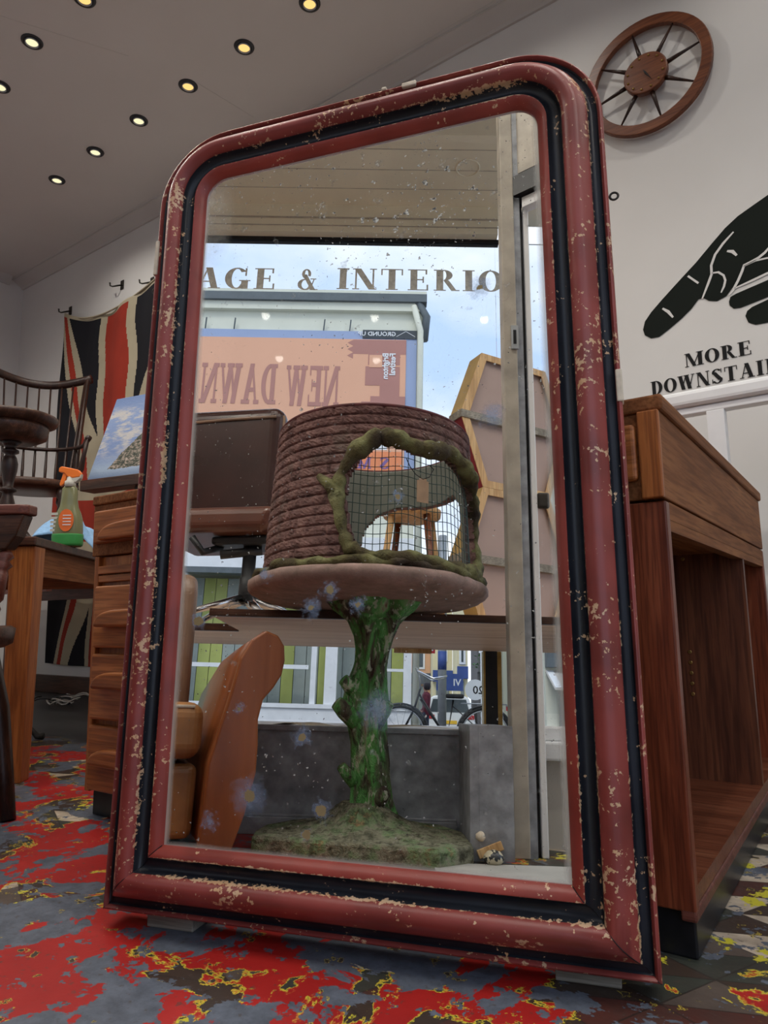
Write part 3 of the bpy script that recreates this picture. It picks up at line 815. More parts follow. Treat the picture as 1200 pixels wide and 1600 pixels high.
# ------------------------------------------------------------------ the big leaning mirror
MY, ML = R(17.55), R(3.86)
mW = Vector((math.cos(MY), math.sin(MY), 0)); mNh = Vector((math.sin(MY), -math.cos(MY), 0))
mU = Vector((0, 0, 1)) * math.cos(ML) - mNh * math.sin(ML); mN = mW.cross(mU)
MP = Vector((-1.032, .686, .023))
mir = thing('leaning_mirror', 'tall arched mirror in chipped oxblood and black moulded frame leaning on the desk', 'mirror')
mir.matrix_world = Matrix(((mW.x, mU.x, mN.x, MP.x), (mW.y, mU.y, mN.y, MP.y), (mW.z, mU.z, mN.z, MP.z), (0, 0, 0, 1)))
FW, FH, FR = .798, 1.340, .138
def fpath(t):
    r = FR - t; p = []
    nS, nA, nT = 26, 14, 14
    for i in range(nS): p.append((t, lerp(t, FH - FR, i / nS)))
    for i in range(nA): a = PI - PI / 2 * i / nA; p.append((FR + r * math.cos(a), FH - FR + r * math.sin(a)))
    for i in range(nT): p.append((lerp(FR, FW - FR, i / nT), FH - t))
    for i in range(nA): a = PI / 2 - PI / 2 * i / nA; p.append((FW - FR + r * math.cos(a), FH - FR + r * math.sin(a)))
    for i in range(nS): p.append((FW - t, lerp(FH - FR, t, i / nS)))
    for i in range(nT): p.append((lerp(FW - t, t, i / nT), t))
    return p
def band(name, prof, m, smooth=True):
    rings = [[(x, y, z) for x, y in fpath(t)] for t, z in prof]
    n = len(rings[0]); vs = [v for r_ in rings for v in r_]; fs = []
    for i in range(len(rings) - 1):
        for j in range(n): fs.append((i * n + j, i * n + (j + 1) % n, (i + 1) * n + (j + 1) % n, (i + 1) * n + j))
    mb = MB(); mb.add(vs, fs, 0, smooth)
    o = mb.build(name, m, mir)
    e = o.modifiers.new('split', 'EDGE_SPLIT'); e.split_angle = R(50)
    return o
PROFILE = [(.001, .004), (.0045, .0078), (.008, .0014), (.014, .0015), (.0185, .004), (.023, .013), (.027, .019), (.031, .024), (.036, .0295), (.042, .0337), (.048, .0347), (.053, .0327), (.0605, .023), (.0625, .0135), (.066, .0085), (.071, .007), (.076, .0085), (.083, .016), (.0855, .0175), (.094, .0105), (.0985, .0045)]
for sx_ in (0, 1):
    mb = MB(); mb.tube([((FW - t) if sx_ else t, t, z) for t, z in PROFILE], .0006, 5); mb.build('mitre_joint', M['black'], mir)
band('outer_bead', [(.004, -.045), (0, -.044), (0, -.002), (.0008, .003), (.0025, .0065), (.0045, .0075), (.0068, .0055), (.008, .001)], M['red_frame'])
band('outer_groove', [(.008, .001), (.010, -.001), (.014, .001), (.0185, .0035), (.0215, .007), (.023, .0125)], M['black_frame'])
band('bolection_moulding', [(.023, .0125), (.0242, .0150), (.027, .0185), (.031, .0235), (.036, .0290), (.042, .0332), (.048, .0342), (.053, .0322), (.0575, .028), (.0605, .023), (.061, .020)], M['red_frame'])
band('inner_cove', [(.061, .020), (.0625, .013), (.066, .008), (.071, .0065), (.076, .008), (.080, .0115), (.083, .0155)], M['black_frame'])
band('sight_edge', [(.083, .0155), (.0835, .0170), (.0855, .0170), (.094, .010), (.0955, .007), (.0985, .004), (.0985, -.004)], M['red_sight'])
gp = fpath(.0965)
mb = MB(); k = len(gp)
mb.add([(x, y, 0) for x, y in gp] + [(x, y, -.004) for x, y in gp], [tuple(range(k - 1, -1, -1)), tuple(range(k, 2 * k))] + [(i, (i + 1) % k, k + (i + 1) % k, k + i) for i in range(k)])
o = mb.build('glass', M['mirror'], mir); o['label'] = 'foxed and spotted silvered mirror glass'
gp = fpath(.006)
mb = MB(); mb.add([(x, y, -.008) for x, y in gp] + [(x, y, -.040) for x, y in gp], [tuple(range(k - 1, -1, -1)), tuple(range(k, 2 * k))] + [(i, (i + 1) % k, k + (i + 1) % k, k + i) for i in range(k)])
mb.build('backing_board', M['dark_wood'], mir)
def patch(b, lab='bare pale wood where the bead has broken off'):
    mb = MB(); mb.box(*b); o = mb.build('bare_patch', M['gesso'], mir, bevel=.002); o['label'] = lab
patch((-.0015, .0065, 1.065, 1.135, -.010, .0085)); patch((FW - .0075, FW + .0015, .728, .776, -.012, .0088)); patch((.476, .502, FH - .0075, FH + .0012, -.012, .0088)); patch((.440, .449, FH - .004, FH + .002, -.012, .010))
mb = MB()
for (cx_, cy_, cz_) in ((-.008, 1.045, -.012), (FW + .008, 1.062, -.012)):
    mb2 = MB(); mb2.tube([(cx_ + .006 * math.cos(a), cy_ + .006 * math.sin(a), cz_ + .0) for a in [2 * PI * i / 16 for i in range(16)]], .0018, 6, closed=True)
    mb2.tube([(cx_ + (.005 if cx_ < 0 else -.005), cy_, cz_), (cx_ + (.012 if cx_ < 0 else -.012), cy_, cz_)], .0018, 6); mb2.build('screw_eye', M['iron'], mir)
mb = MB(); mb.tube([(.425, FH - .004, -.02), (.427, FH + .010, -.018), (.431, FH + .022, -.018), (.427, FH + .024, -.018)], .0012, 6); mb.build('bent_nail', M['iron'], mir)
for nm, x, y in (('left', -.940, .752), ('right', -.368, .944)):
    mb = MB(); mb.box(-.04, .04, -.022, .022, 0, .019)
    o = mb.build('wooden_wedge', M['old_wood'], None, bevel=.0015); o.location = (x, y, 0); o.rotation_euler = (0, 0, MY)
    tag(o, 'thin grey wooden wedge under the mirror near its %s corner' % ('lower left' if nm == 'left' else 'lower right'), 'wedge', 'wedges under the mirror frame')

# ------------------------------------------------------------------ twin pedestal desk the mirror leans on
desk = thing('pedestal_desk', 'long oak and mahogany pedestal desk with open end cupboard, behind the mirror', 'desk', (-.258, 1.0525, 0), R(1.2))
DW, DD = 1.385, 1.06
# right pedestal carcass: open cupboard facing the end (+x)
mb = MB()
PW = .47
mb.box(-PW, 0, 0, .022, .062, .618, 0)                  # front panel
mb.box(-PW, 0, DD - .022, DD, .062, .618, 0)            # back panel
mb.box(-PW, -PW + .02, .022, DD - .022, .062, .618, 0)
o = mb.build('pedestal_case', M['maho'], desk, bevel=.0025)
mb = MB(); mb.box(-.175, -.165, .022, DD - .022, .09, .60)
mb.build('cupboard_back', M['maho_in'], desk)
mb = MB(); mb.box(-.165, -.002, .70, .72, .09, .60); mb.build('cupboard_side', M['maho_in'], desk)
mb = MB(); mb.box(-PW + .02, -.002, .022, DD - .022, .068, .09)
mb.build('cupboard_floor', M['maho_floor'], desk)
mb = MB(); mb.box(-.165, -.0005, .022, DD - .022, .592, .618, 0); mb.box(-.022, -.001, .0225, DD - .0225, .575, .592, 0)
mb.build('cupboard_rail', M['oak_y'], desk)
mb = MB(); mb.box(-.02, .0005, .0, DD, .050, .0665); mb.build('lipping', M['red_wood'], desk, bevel=.003)
for i in range(6):
    mb = MB(); mb.lathe([(.0032, 0), (.0045, .0003), (.0045, .001), (.003, .0012)], n=10)
    o = mb.build('shelf_pin_socket', M['brass'], desk); o.rotation_euler = (R(90), 0, 0); o.location = (-.128, .6997, .275 + i * .0235 + (.19 if i == 5 else 0))
mb = MB(); mb.box(-.12, -.05, .20, .215, .565, .592); mb.build('catch_block', M['pine'], desk)
mb = MB(); mb.box(-PW + .01, -.004, .012, DD - .012, 0, .062, 0)
mb.build('plinth', M['black'], desk, bevel=.003)
# left pedestal of drawers
lx = -DW
mb = MB(); mb.box(lx, lx + .018, 0, DD, .055, .62); mb.box(lx + .018, lx + .42, .012, DD, .055, .62)
mb.build('pedestal_case', M['oak_z'], desk, bevel=.002)
mb = MB(); mb.box(lx + .018, lx + .40, .012, DD - .02, 0, .055); mb.build('plinth', M['black'], desk, bevel=.003)
def drawer(x0, x1, z0, z1, kz, par=desk, plain_=False):
    a = MB(); a.box(x0, x1, -.012, .012, z0, z1); d = a.build('drawer', M['oak'], par, bevel=.006, seg=3)
    if plain_: return d
    cx_ = lerp(x0, x1, .5)
    h = MB(); n_ = 22; w_ = .150; hh = .042
    out = [(cx_ + w_ * math.copysign(abs(math.cos(PI * i / n_)) ** .55, math.cos(PI * i / n_)), kz + hh * math.sin(PI * i / n_) ** .8) for i in range(n_ + 1)]
    h.prism(out, -.040, -.012, 'XZ')
    h.build('pull', M['oak'], d, bevel=.007, seg=3)
    return d
drawer(lx + .022, lx + .40, .395, .545, .445)
drawer(lx + .022, lx + .40, .225, .380, .300)
drawer(lx + .022, lx + .40, .062, .212, .125)
a = MB(); a.box(lx + .022, lx + .42, -.004, .012, .575, .595); a.box(lx + .022, lx + .42, -.002, .012, .555, .572); a.build('slide_rail', M['oak'], desk, bevel=.002)
# top carcass with frieze drawers
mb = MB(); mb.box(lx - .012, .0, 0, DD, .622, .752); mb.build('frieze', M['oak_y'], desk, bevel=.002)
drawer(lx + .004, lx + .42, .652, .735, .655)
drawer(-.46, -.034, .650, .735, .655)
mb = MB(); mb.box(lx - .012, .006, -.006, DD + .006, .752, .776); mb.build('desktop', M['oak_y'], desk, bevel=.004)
a = MB(); a.box(-.030, .0005, -.0105, .001, .622, .752); a.build('corner_post', M['oak_z'], desk, bevel=.002)

# ------------------------------------------------------------------ clock
ck = thing('wall_clock', 'large round wooden spoked clock hanging on the white wall beside the mirror', 'clock', (-.588, YW - .03, 2.508))
def ringm(r0, r1, y0, y1, n=64):
    vs = []; fs = []
    for r_, y in ((r0, y0), (r1, y0), (r1, y1), (r0, y1)):
        for j in range(n): a = 2 * PI * j / n; vs.append((r_ * math.cos(a), y, r_ * math.sin(a)))
    for i in range(4):
        for j in range(n): fs.append((i * n + j, i * n + (j + 1) % n, ((i + 1) % 4) * n + (j + 1) % n, ((i + 1) % 4) * n + j))
    return MB().add(vs, fs)
ringm(.198, .238, -.012, .012).build('rim', M['teak'], ck, bevel=.003)
mb = MB(); vs = []
n_ = 40
mb.prism([(.082 * math.cos(2 * PI * i / n_), .082 * math.sin(2 * PI * i / n_)) for i in range(n_)], -.022, .004, 'XZ')
mb.build('dial', M['teak'], ck, bevel=.004)
for i in range(8):
    a = R(12 + 45 * i); d = Vector((math.cos(a), 0, math.sin(a)))
    mb = MB(); mb.tube([d * .078 + Vector((0, -.004, 0)), d * .11 + Vector((0, -.004, 0)), d * .20 + Vector((0, -.002, 0))], [.0088, .0075, .0032], 8)
    mb.build('spoke', M['dark_wood'], ck)
for i in range(12):
    a = R(15 + 30 * i)
    mb = MB(); mb.lathe([(.0045, 0), (.004, .003), (.001, .0045)], n=10); o = mb.build('hour_stud', M['brass'], ck); o.rotation_euler = (R(90), 0, 0); o.location = (.067 * math.cos(a), -.022, .067 * math.sin(a))
for nm, a, l, w_ in (('hour_hand', R(-60), .042, .008), ('minute_hand', R(-62), .056, .006)):
    mb = MB(); d = Vector((math.cos(a), 0, math.sin(a))); q = Vector((-d.z, 0, d.x))
    yy = -.026 if nm == 'hour_hand' else -.029
    pts = [d * -.012, q * w_ / 2 + d * .004, d * l, q * -w_ / 2 + d * .004]
    mb.add([(p.x, yy, p.z) for p in pts] + [(p.x, yy + .0015, p.z) for p in pts], [(0, 1, 2, 3), (7, 6, 5, 4), (0, 4, 5, 1), (1, 5, 6, 2), (2, 6, 7, 3), (3, 7, 4, 0)])
    mb.build(nm, M['black'], ck)
mb = MB(); mb.box(-.01, .01, .004, .029, -.01, .01); mb.build('wall_mount', M['dark_wood'], ck)

# ------------------------------------------------------------------ balustrade
bl = thing('stair_balustrade', 'white painted stair handrail with square balusters in front of the back wall', 'balustrade', (0, 2.2, 0))
mb = MB(); mb.box(-1.6, 1.2, -.035, .035, 1.062, 1.112); mb.build('handrail', M['white'], bl, bevel=.015, seg=3)
mb = MB(); mb.box(-1.6, 1.2, -.02, .02, 1.040, 1.0605); mb.build('under_rail', M['white'], bl, bevel=.003)
for i in range(-3, 3):
    mb = MB(); x = -.379 + i * .42
    mb.box(x - .024, x + .024, -.02, .02, .0, 1.041); mb.build('baluster', M['white'], bl, bevel=.002)

# ------------------------------------------------------------------ flag and hooks
def ujack(a, d):
    """a across 0..1, d metres below the hoist; red 0, cream 1, blue 2"""
    if 1.34 < d < 1.62: return 0
    if 1.26 < d < 1.70: return 1
    if d > 1.48: d = 2.96 - d
    if .41 < a < .64: return 0
    if .355 < a < .70: return 1
    m_ = a if a < .5 else 1.055 - a
    red = .235 * (d - .03)
    if red <= m_ < red + .045: return 0
    if red - .035 <= m_ < .06 + .33 * d: return 1
    return 2
fl = thing('union_flag', 'worn red cream and blue flag hung sagging from hooks on the back wall', 'flag', (-4.655, YW - .03, 0))
NX, NZ = 200, 300
FWd, FLn = 1.24, 2.56
mb = MB(); vs = []; mats = []
for j in range(NZ + 1):
    for i in range(NX + 1):
        a = i / NX; b = j / NZ
        sag = .60 * a * (1 - a) * (1 - b * .9) * 1.15 * (1 - .5 * a)
        drape = .35 * a * b * b
        x = a * FWd * (1 - .05 * b) + .015 * math.sin(b * 17 + a * 5) * (1 - b)
        z = 2.655 - sag - b * (FLn - .10) + (a) * .0
        y = -.008 - .010 * math.sin(a * 24 + b * 3) - .012 * math.sin(a * 11 + 1)
        vs.append((x, y, z))
fs = []
mb.v = [Vector(v) for v in vs]
for j in range(NZ):
    for i in range(NX):
        a = (i + .5) / NX; b = (j + .5) / NZ
        aa = a + .010 * math.sin(b * 28) * min(1, a * 4)
        mb.f.append((j * (NX + 1) + i, j * (NX + 1) + i + 1, (j + 1) * (NX + 1) + i + 1, (j + 1) * (NX + 1) + i)); mb.mi.append(1 if j < 3 else ujack(min(.999, max(0, aa)), b * 2.46)); mb.sm.append(True)
o = mb.build('bunting', [M['flag_red'], M['flag_cream'], M['flag_blue']], fl)
sol = o.modifiers.new('thick', 'SOLIDIFY'); sol.thickness = .0015
mb = MB(); mb.tube([(a * FWd, -.012, 2.655 - .60 * a * (1 - a) * 1.15 * (1 - .5 * a)) for a in [i / 24 for i in range(25)]], .006, 6); mb.build('hem_rope', M['flag_cream'], fl)
def hook(x, z, lab):
    t = thing('wall_hook', lab, 'hook', (x, YW, z), 0, 'iron wall hooks above the flag')
    mb = MB(); mb.box(-.018, .018, -.006, -.0005, -.03, .035); mb.build('back_plate', M['iron'], t, bevel=.004)
    mb = MB(); mb.tube([(0, -.006, .0), (-.01, -.03, -.01), (-.03, -.055, -.02), (-.05, -.06, -.01), (-.055, -.06, .012)], [.006, .006, .005, .005, .006], 8); mb.build('prong', M['iron'], t)
hook(-4.66, 2.69, 'iron hook holding the top left corner of the flag'); hook(-4.03, 2.70, 'bare iron hook on the wall above the middle of the flag'); hook(-3.70, 2.62, 'iron hook holding the flag beside the mirror frame')

# ------------------------------------------------------------------ painting on easel
es = thing('display_easel', 'dark wooden easel with a thick ledge standing behind the desk', 'easel', (-2.56, 1.748, 0), R(11))
mb = MB(); mb.box(-.245, .30, -.05, .03, 1.012, 1.058); mb.build('ledge', M['dark_wood_x'], es, bevel=.003)
for x0, x1 in ((.05, .05), (.22, .27)):
    mb = MB(); mb.bar((x0, .0, 1.012), (x1, .0, 0), .035, .03); mb.build('leg', M['dark_wood'], es)
mb = MB(); mb.bar((.13, .03, 1.03), (.13, .36, 0), .035, .025); mb.build('rear_leg', M['dark_wood'], es)
mb = MB(); mb.bar((.13, .07, 1.05), (.13, .22, 1.40), .04, .02); mb.build('mast', M['dark_wood'], es)
cv = thing('seascape_canvas', 'unframed oil painting of sea cliffs under clouds leaning on the easel', 'painting', (-2.56, 1.740, 1.0605), R(11))
cv.rotation_euler = (R(-20), 0, R(11))
mb = MB(); mb.box(-.25, .36, 0, .018, 0, .44); mb.build('canvas', M['seascape'], cv, bevel=.002)
mb = MB(); mb.box(-.24, .35, .0185, .030, .01, .04); mb.build('stretcher', M['pine'], cv)
mb = MB(); mb.box(-.24, .35, .0185, .030, .40, .43); mb.build('stretcher', M['pine'], cv)

# ------------------------------------------------------------------ oak table at left with things on it
tb = thing('oak_side_table', 'oak table with square tapered legs and dark top, left of the desk drawers', 'table', (-2.085, 1.105, 0), R(40))
TW, TD = .95, .98
mb = MB(); mb.box(-TW, .0, -.004, TD, .688, .715); mb.build('tabletop', M['dark_wood_x'], tb, bevel=.004)
mb = MB(); mb.box(-TW + .03, -.03, .018, .038, .600, .688, 0); mb.build('apron', M['oak'], tb); mb = MB(); mb.box(-TW + .03, -.03, TD - .038, TD - .018, .600, .688, 0); mb.build('apron', M['oak'], tb)
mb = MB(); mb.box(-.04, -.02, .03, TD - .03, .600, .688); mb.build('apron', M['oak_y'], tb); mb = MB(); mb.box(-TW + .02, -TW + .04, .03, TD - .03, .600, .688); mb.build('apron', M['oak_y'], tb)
for x, y in ((-.042, .044), (-TW + .042, .044), (-.042, TD - .044), (-TW + .042, TD - .044)):
    mb = MB(); w0, w1 = .038, .030
    mb.add([(x - w1, y - w1, 0), (x + w1, y - w1, 0), (x + w1, y + w1, 0), (x - w1, y + w1, 0), (x - w0, y - w0, .687), (x + w0, y - w0, .687), (x + w0, y + w0, .687), (x - w0, y + w0, .687)], [(3, 2, 1, 0), (4, 5, 6, 7), (0, 1, 5, 4), (1, 2, 6, 5), (2, 3, 7, 6), (3, 0, 4, 7)])
    mb.build('leg', M['oak_z'], tb, bevel=.003)
# spray bottle
sb = thing('spray_bottle', 'cleaner spray bottle with orange trigger on the corner of the oak table', 'spray bottle', (-2.305, 1.33, .715), R(35))
sb.scale = (1.08, 1.08, 1.08)
def oval(prof, n=24, fl=.62):
    vs = []; fs = []
    for w_, z in prof:
        for j in range(n): a = 2 * PI * j / n; c_, s_ = math.cos(a), math.sin(a); vs.append((w_ * math.copysign(abs(c_) ** .75, c_), w_ * fl * math.copysign(abs(s_) ** .75, s_), z))
    for i in range(len(prof) - 1):
        for j in range(n): fs.append((i * n + j, i * n + (j + 1) % n, (i + 1) * n + (j + 1) % n, (i + 1) * n + j))
    fs.append(tuple(range(n - 1, -1, -1))); fs.append(tuple(range((len(prof) - 1) * n, len(prof) * n)))
    return MB().add(vs, fs, 0, True)
nb = NT('cleaner_bottle_plastic', .2, .5); nb.color((.20, .20, .09)); M['bottle'] = nb.m
oval([(.041, 0), (.045, .004), (.046, .05), (.044, .085), (.038, .108), (.029, .128), (.0255, .15), (.0235, .188), (.018, .196)]).build('body', M['bottle'], sb)
oval([(.0455, .002), (.0475, .01), (.0480, .036), (.0475, .040)], 24, .63).build('green_band', M['green_label'], sb)
mb = MB(); n_ = 20
pts = [(.006 + .024 * math.cos(2 * PI * i / n_) , .082 + .036 * math.sin(2 * PI * i / n_)) for i in range(n_)]
mb.prism(pts, -.0305, -.0285, 'XZ'); mb.build('round_label', M['orange_label'], sb)
mb = MB()
for i in range(4): mb.box(-.004, .022, -.0315, -.0308, .066 + i * .010, .069 + i * .010)
mb.build('label_print', M['print_white'], sb)
mb = MB()
for i in range(5): mb.box(-.0465, -.024, -.0235, -.0215, .048 + i * .013, .056 + i * .013)
mb.build('grip_ribs', M['clear_plastic'], sb)
mb = MB(); mb.lathe([(.017, .194), (.0175, .212), (.012, .216), (.010, .228)], n=20); mb.build('collar', M['clear_plastic'], sb)
mb = MB(); mb.prism([(-.036, .243), (-.036, .256), (-.028, .262), (.026, .250), (.036, .238), (.034, .226), (.012, .222), (-.006, .226), (-.018, .240)], -.010, .010, 'XZ'); mb.build('spray_head', M['orange_plastic'], sb, bevel=.003)
mb = MB(); mb.prism([(-.022, .242), (-.008, .240), (-.018, .205), (-.030, .196), (-.033, .204)], -.006, .006, 'XZ'); mb.build('trigger', M['orange_plastic'], sb, bevel=.002)
mb = MB(); mb.prism([(-.004, .228), (.03, .226), (.038, .236), (.036, .222), (.02, .208), (.004, .210)], -.0085, .0085, 'XZ'); mb.build('head_shroud', M['clear_plastic'], sb, bevel=.002)
# blue cloth: rumpled sheet on the table and desk edge
mb = MB(); NX_, NY_ = 26, 20; vs = []
for j in range(NY_ + 1):
    for i in range(NX_ + 1):
        a, b = i / NX_, j / NY_
        x = lerp(-.16, .10, a) + .01 * math.sin(b * 9); y = lerp(-.05, .10, b)
        hump = math.sin(PI * min(1, max(0, a))) ** .6 * (.165 + .03 * math.sin(a * 11 + b * 4)) * (.45 + .55 * math.sin(PI * b))
        vs.append((x, y, .004 + hump + .012 * math.sin(a * 19 + b * 7) * hump * 6))
mb.add(vs, [(j * (NX_ + 1) + i, j * (NX_ + 1) + i + 1, (j + 1) * (NX_ + 1) + i + 1, (j + 1) * (NX_ + 1) + i) for j in range(NY_) for i in range(NX_)], 0, True)
o = mb.build('dust_cloth', M['cloth_blue'], None); o.location = (-2.50, 1.46, .715); o.rotation_euler = (0, 0, R(40)); o.modifiers.new('t', 'SOLIDIFY').thickness = .002
tag(o, 'crumpled pale blue cleaning cloth behind the spray bottle', 'cloth')
# small wine table standing on the oak table
wt = thing('wine_table', 'small round dark tripod table with turned stem, standing on the oak table', 'table', (-2.99, 1.45, .715))
mb = MB(); mb.lathe([(.15, .575), (.176, .588), (.182, .602), (.180, .612), (.172, .616)], n=40); mb.build('top', M['dark_wood_x'], wt)
mb = MB(); mb.lathe([(.10, .505), (.138, .525), (.145, .560), (.144, .576)], n=36); mb.build('drum', M['dark_wood_x'], wt)
mb = MB(); mb.lathe([(.024, .10), (.034, .115), (.036, .14), (.020, .155), (.032, .165), (.036, .185), (.032, .235), (.022, .27), (.020, .285), (.034, .292), (.034, .302), (.019, .31), (.022, .335), (.031, .38), (.033, .41), (.026, .437), (.018, .45), (.034, .458), (.034, .468), (.02, .476), (.028, .49), (.045, .506)], n=24); mb.build('stem', M['dark_wood'], wt)
for i in range(3):
    a = R(30 + 120 * i); d = Vector((math.cos(a), math.sin(a), 0))
    mb = MB(); mb.tube([d * .02 + Vector((0, 0, .13)), d * .08 + Vector((0, 0, .12)), d * .14 + Vector((0, 0, .05)), d * .19 + Vector((0, 0, .013))], [.018, .015, .012, .013], 8); mb.build('foot', M['dark_wood'], wt)
# back table carrying the comb-back chair
bt = thing('back_table', 'dark reddish trestle table against the back wall under the spindle chair', 'table', (-3.85, 1.99, 0))
mb = MB(); mb.box(-.95, .75, -.30, .50, .715, .742); mb.build('tabletop', M['red_wood'], bt, bevel=.003)
mb = MB(); mb.box(-.90, .70, -.26, -.235, .60, .714); mb.build('apron', M['red_wood'], bt); mb = MB(); mb.box(-.90, .70, .44, .465, .60, .714); mb.build('apron', M['red_wood'], bt)
for x, y in ((-.88, -.22), (.35, -.22), (-.88, .42), (.68, .42)):
    mb = MB(); mb.box(x - .03, x + .03, y - .03, y + .03, 0, .60); mb.build('leg', M['dark_wood'], bt, bevel=.004)
# windsor chair builder
def arcpts(cx_, cy_, r_, a0, a1, z0, zf, n=20, sx=1, sy=1):
    return [(cx_ + sx * r_ * math.cos(lerp(a0, a1, i / n)), cy_ + sy * r_ * math.sin(lerp(a0, a1, i / n)), z0 + zf(i / n)) for i in range(n + 1)]
ch = thing('windsor_chair', 'dark spindle-back windsor chair with curved comb rail, up on the back table', 'chair', (-3.80, 1.97, .743), R(-119))
W_ = M['dark_wood']
sd = MB(); n_ = 36; vs = []
for z in (.43, .442, .468, .474):
    k_ = {.43: .9, .442: .98, .468: 1, .474: .95}[z]
    for j in range(n_): a = 2 * PI * j / n_; vs.append((.235 * k_ * math.cos(a), .215 * k_ * math.sin(a), z))
sd.add(vs, [(i * n_ + j, i * n_ + (j + 1) % n_, (i + 1) * n_ + (j + 1) % n_, (i + 1) * n_ + j) for i in range(3) for j in range(n_)] + [tuple(range(n_ - 1, -1, -1)), tuple(range(3 * n_, 4 * n_))], 0, True)
sd.build('seat', M['dark_wood_x'], ch)
def chair_legs(par, mat, h=.432, sp=.19, tp=.14, r_=.02):
    for sx in (-1, 1):
        for sy in (-1, 1):
            mb = MB(); a = Vector((sx * tp, sy * tp, h)); b = Vector((sx * sp, sy * sp, 0))
            ts = [0, .08, .14, .2, .24, .5, .62, .66, .72, 1]; rs = [.014, .022, .014, .022, .018, .024, .018, .024, .016, .013]
            mb.tube([a.lerp(b, t) for t in ts], [q * r_ / .02 for q in rs], 10); mb.build('leg', mat, par)
    mb = MB(); mb.tube([(-.17, -.17, .16), (-.17, .17, .16)], .011, 8); mb.tube([(.17, -.17, .16), (.17, .17, .16)], .011, 8); mb.tube([(-.17, 0, .16), (.17, 0, .16)], .011, 8); mb.build('stretcher', mat, par)
chair_legs(ch, W_)
# comb rail, arm bow, spindles (back is on local -y)
rail = lambda t: (lerp(-.285, .285, t), -.25 - .11 * math.sin(PI * t), 1.19 - .04 * math.sin(PI * t))
bow = lambda t: (.26 * math.cos(PI + PI * t) * 1.0, .02 + .25 * math.sin(PI + PI * t), .72)
mb = MB(); mb.tube([rail(i / 20) for i in range(21)], [.020] + [.018] * 19 + [.020], 10, flat=1.4); mb.build('comb_rail', W_, ch)
mb = MB(); mb.tube([(-.27, .16, .72)] + [bow(i / 24) for i in range(25)] + [(.27, .16, .72)], [.018] + [.014] * 25 + [.018], 10, flat=.8); mb.build('arm_bow', W_, ch)
for i in range(9):
    t = (i + .5) / 9; a = R(180 + 18 + 144 * (i / 8)); s_ = Vector((.19 * math.cos(a), .18 * math.sin(a), .47)); e_ = Vector(rail(.06 + .88 * i / 8)); m_ = s_.lerp(e_, .36)
    mb = MB(); mb.tube([s_, s_.lerp(e_, .18), m_, e_], [.006, .0085, .006, .005], 8); mb.build('spindle', W_, ch)
for sx in (-1, 1):
    mb = MB(); mb.tube([(sx * .215, -.03, .47), (sx * .225, -.16, .72), (sx * .265, -.25, 1.18)], [.013, .015, .012], 8); mb.build('back_post', M['dark_wood'], ch)
    mb = MB(); mb.tube([(sx * .2, .10, .47), (sx * .24, .125, .55), (sx * .25, .14, .62), (sx * .265, .15, .715)], [.011, .017, .012, .012], 10); mb.build('arm_support', W_, ch)
# near captain's chair, mostly outside the frame
cc = thing('captains_chair', 'dark red captains chair with turned arm post, cut off by the left edge', 'chair', (-1.895, .70, 0), R(35))
mb = MB(); n_ = 36; vs = []
for z, k_ in ((.40, .9), (.41, .98), (.445, 1), (.452, .95)):
    for j in range(n_): a = 2 * PI * j / n_; vs.append((.24 * k_ * math.cos(a), .22 * k_ * math.sin(a), z))
mb.add(vs, [(i * n_ + j, i * n_ + (j + 1) % n_, (i + 1) * n_ + (j + 1) % n_, (i + 1) * n_ + j) for i in range(3) for j in range(n_)] + [tuple(range(n_ - 1, -1, -1)), tuple(range(3 * n_, 4 * n_))], 0, True)
mb.build('seat', M['dark_wood_x'], cc)
for sy in (-1, 1):
    mb = MB(); mb.tube([(.13, sy * .13, .41), (.17, sy * .12, .25), (.20, sy * .10, .12), (.235, sy * .07, 0)], [.018, .026, .024, .020], 10); mb.build('leg', M['dark_wood'], cc)
    mb = MB(); mb.tube([(-.13, sy * .13, .41), (-.2, sy * .15, .2), (-.26, sy * .17, 0)], [.018, .024, .018], 10); mb.build('leg', M['dark_wood'], cc)
    mb = MB(); mb.prism([(-.26, sy * .24 - .032), (.14, sy * .24 - .032), (.165, sy * .24 - .022), (.168, sy * .24 + .022), (.14, sy * .24 + .032), (-.26, sy * .24 + .032)], .748, .776); mb.build('arm', M['red_wood'], cc, bevel=.006, seg=3)
    mb = MB(); mb.prism([(-.24, .748), (.155, .748), (.135, .69), (.11, .655), (.02, .648), (-.24, .66)], sy * .24 - .026, sy * .24 + .026, 'XZ'); mb.build('arm_block', M['dark_wood_x'], cc, bevel=.004)
    a = Vector((.10, sy * .24, .65)); b = Vector((.09, sy * .185, .445))
    ts = [0, .06, .12, .18, .24, .3, .62, .68, .74, 1]; rs = [.013, .022, .012, .024, .013, .018, .022, .014, .022, .014]
    mb = MB(); mb.tube([a.lerp(b, t) for t in ts], rs, 12); mb.build('arm_post', M['red_wood'], cc)
    for k_ in (-.08, -.16):
        mb = MB(); mb.tube([(k_, sy * .24, .65), (k_, sy * .2, .445)], [.009, .009], 8); mb.build('spindle', M['dark_wood'], cc)
mb = MB(); mb.tube([(-.24, -.25, .765), (-.30, -.16, .78), (-.33, 0, .79), (-.30, .16, .78), (-.24, .25, .765)], .028, 10, flat=.8); mb.build('back_rail', M['red_wood'], cc)
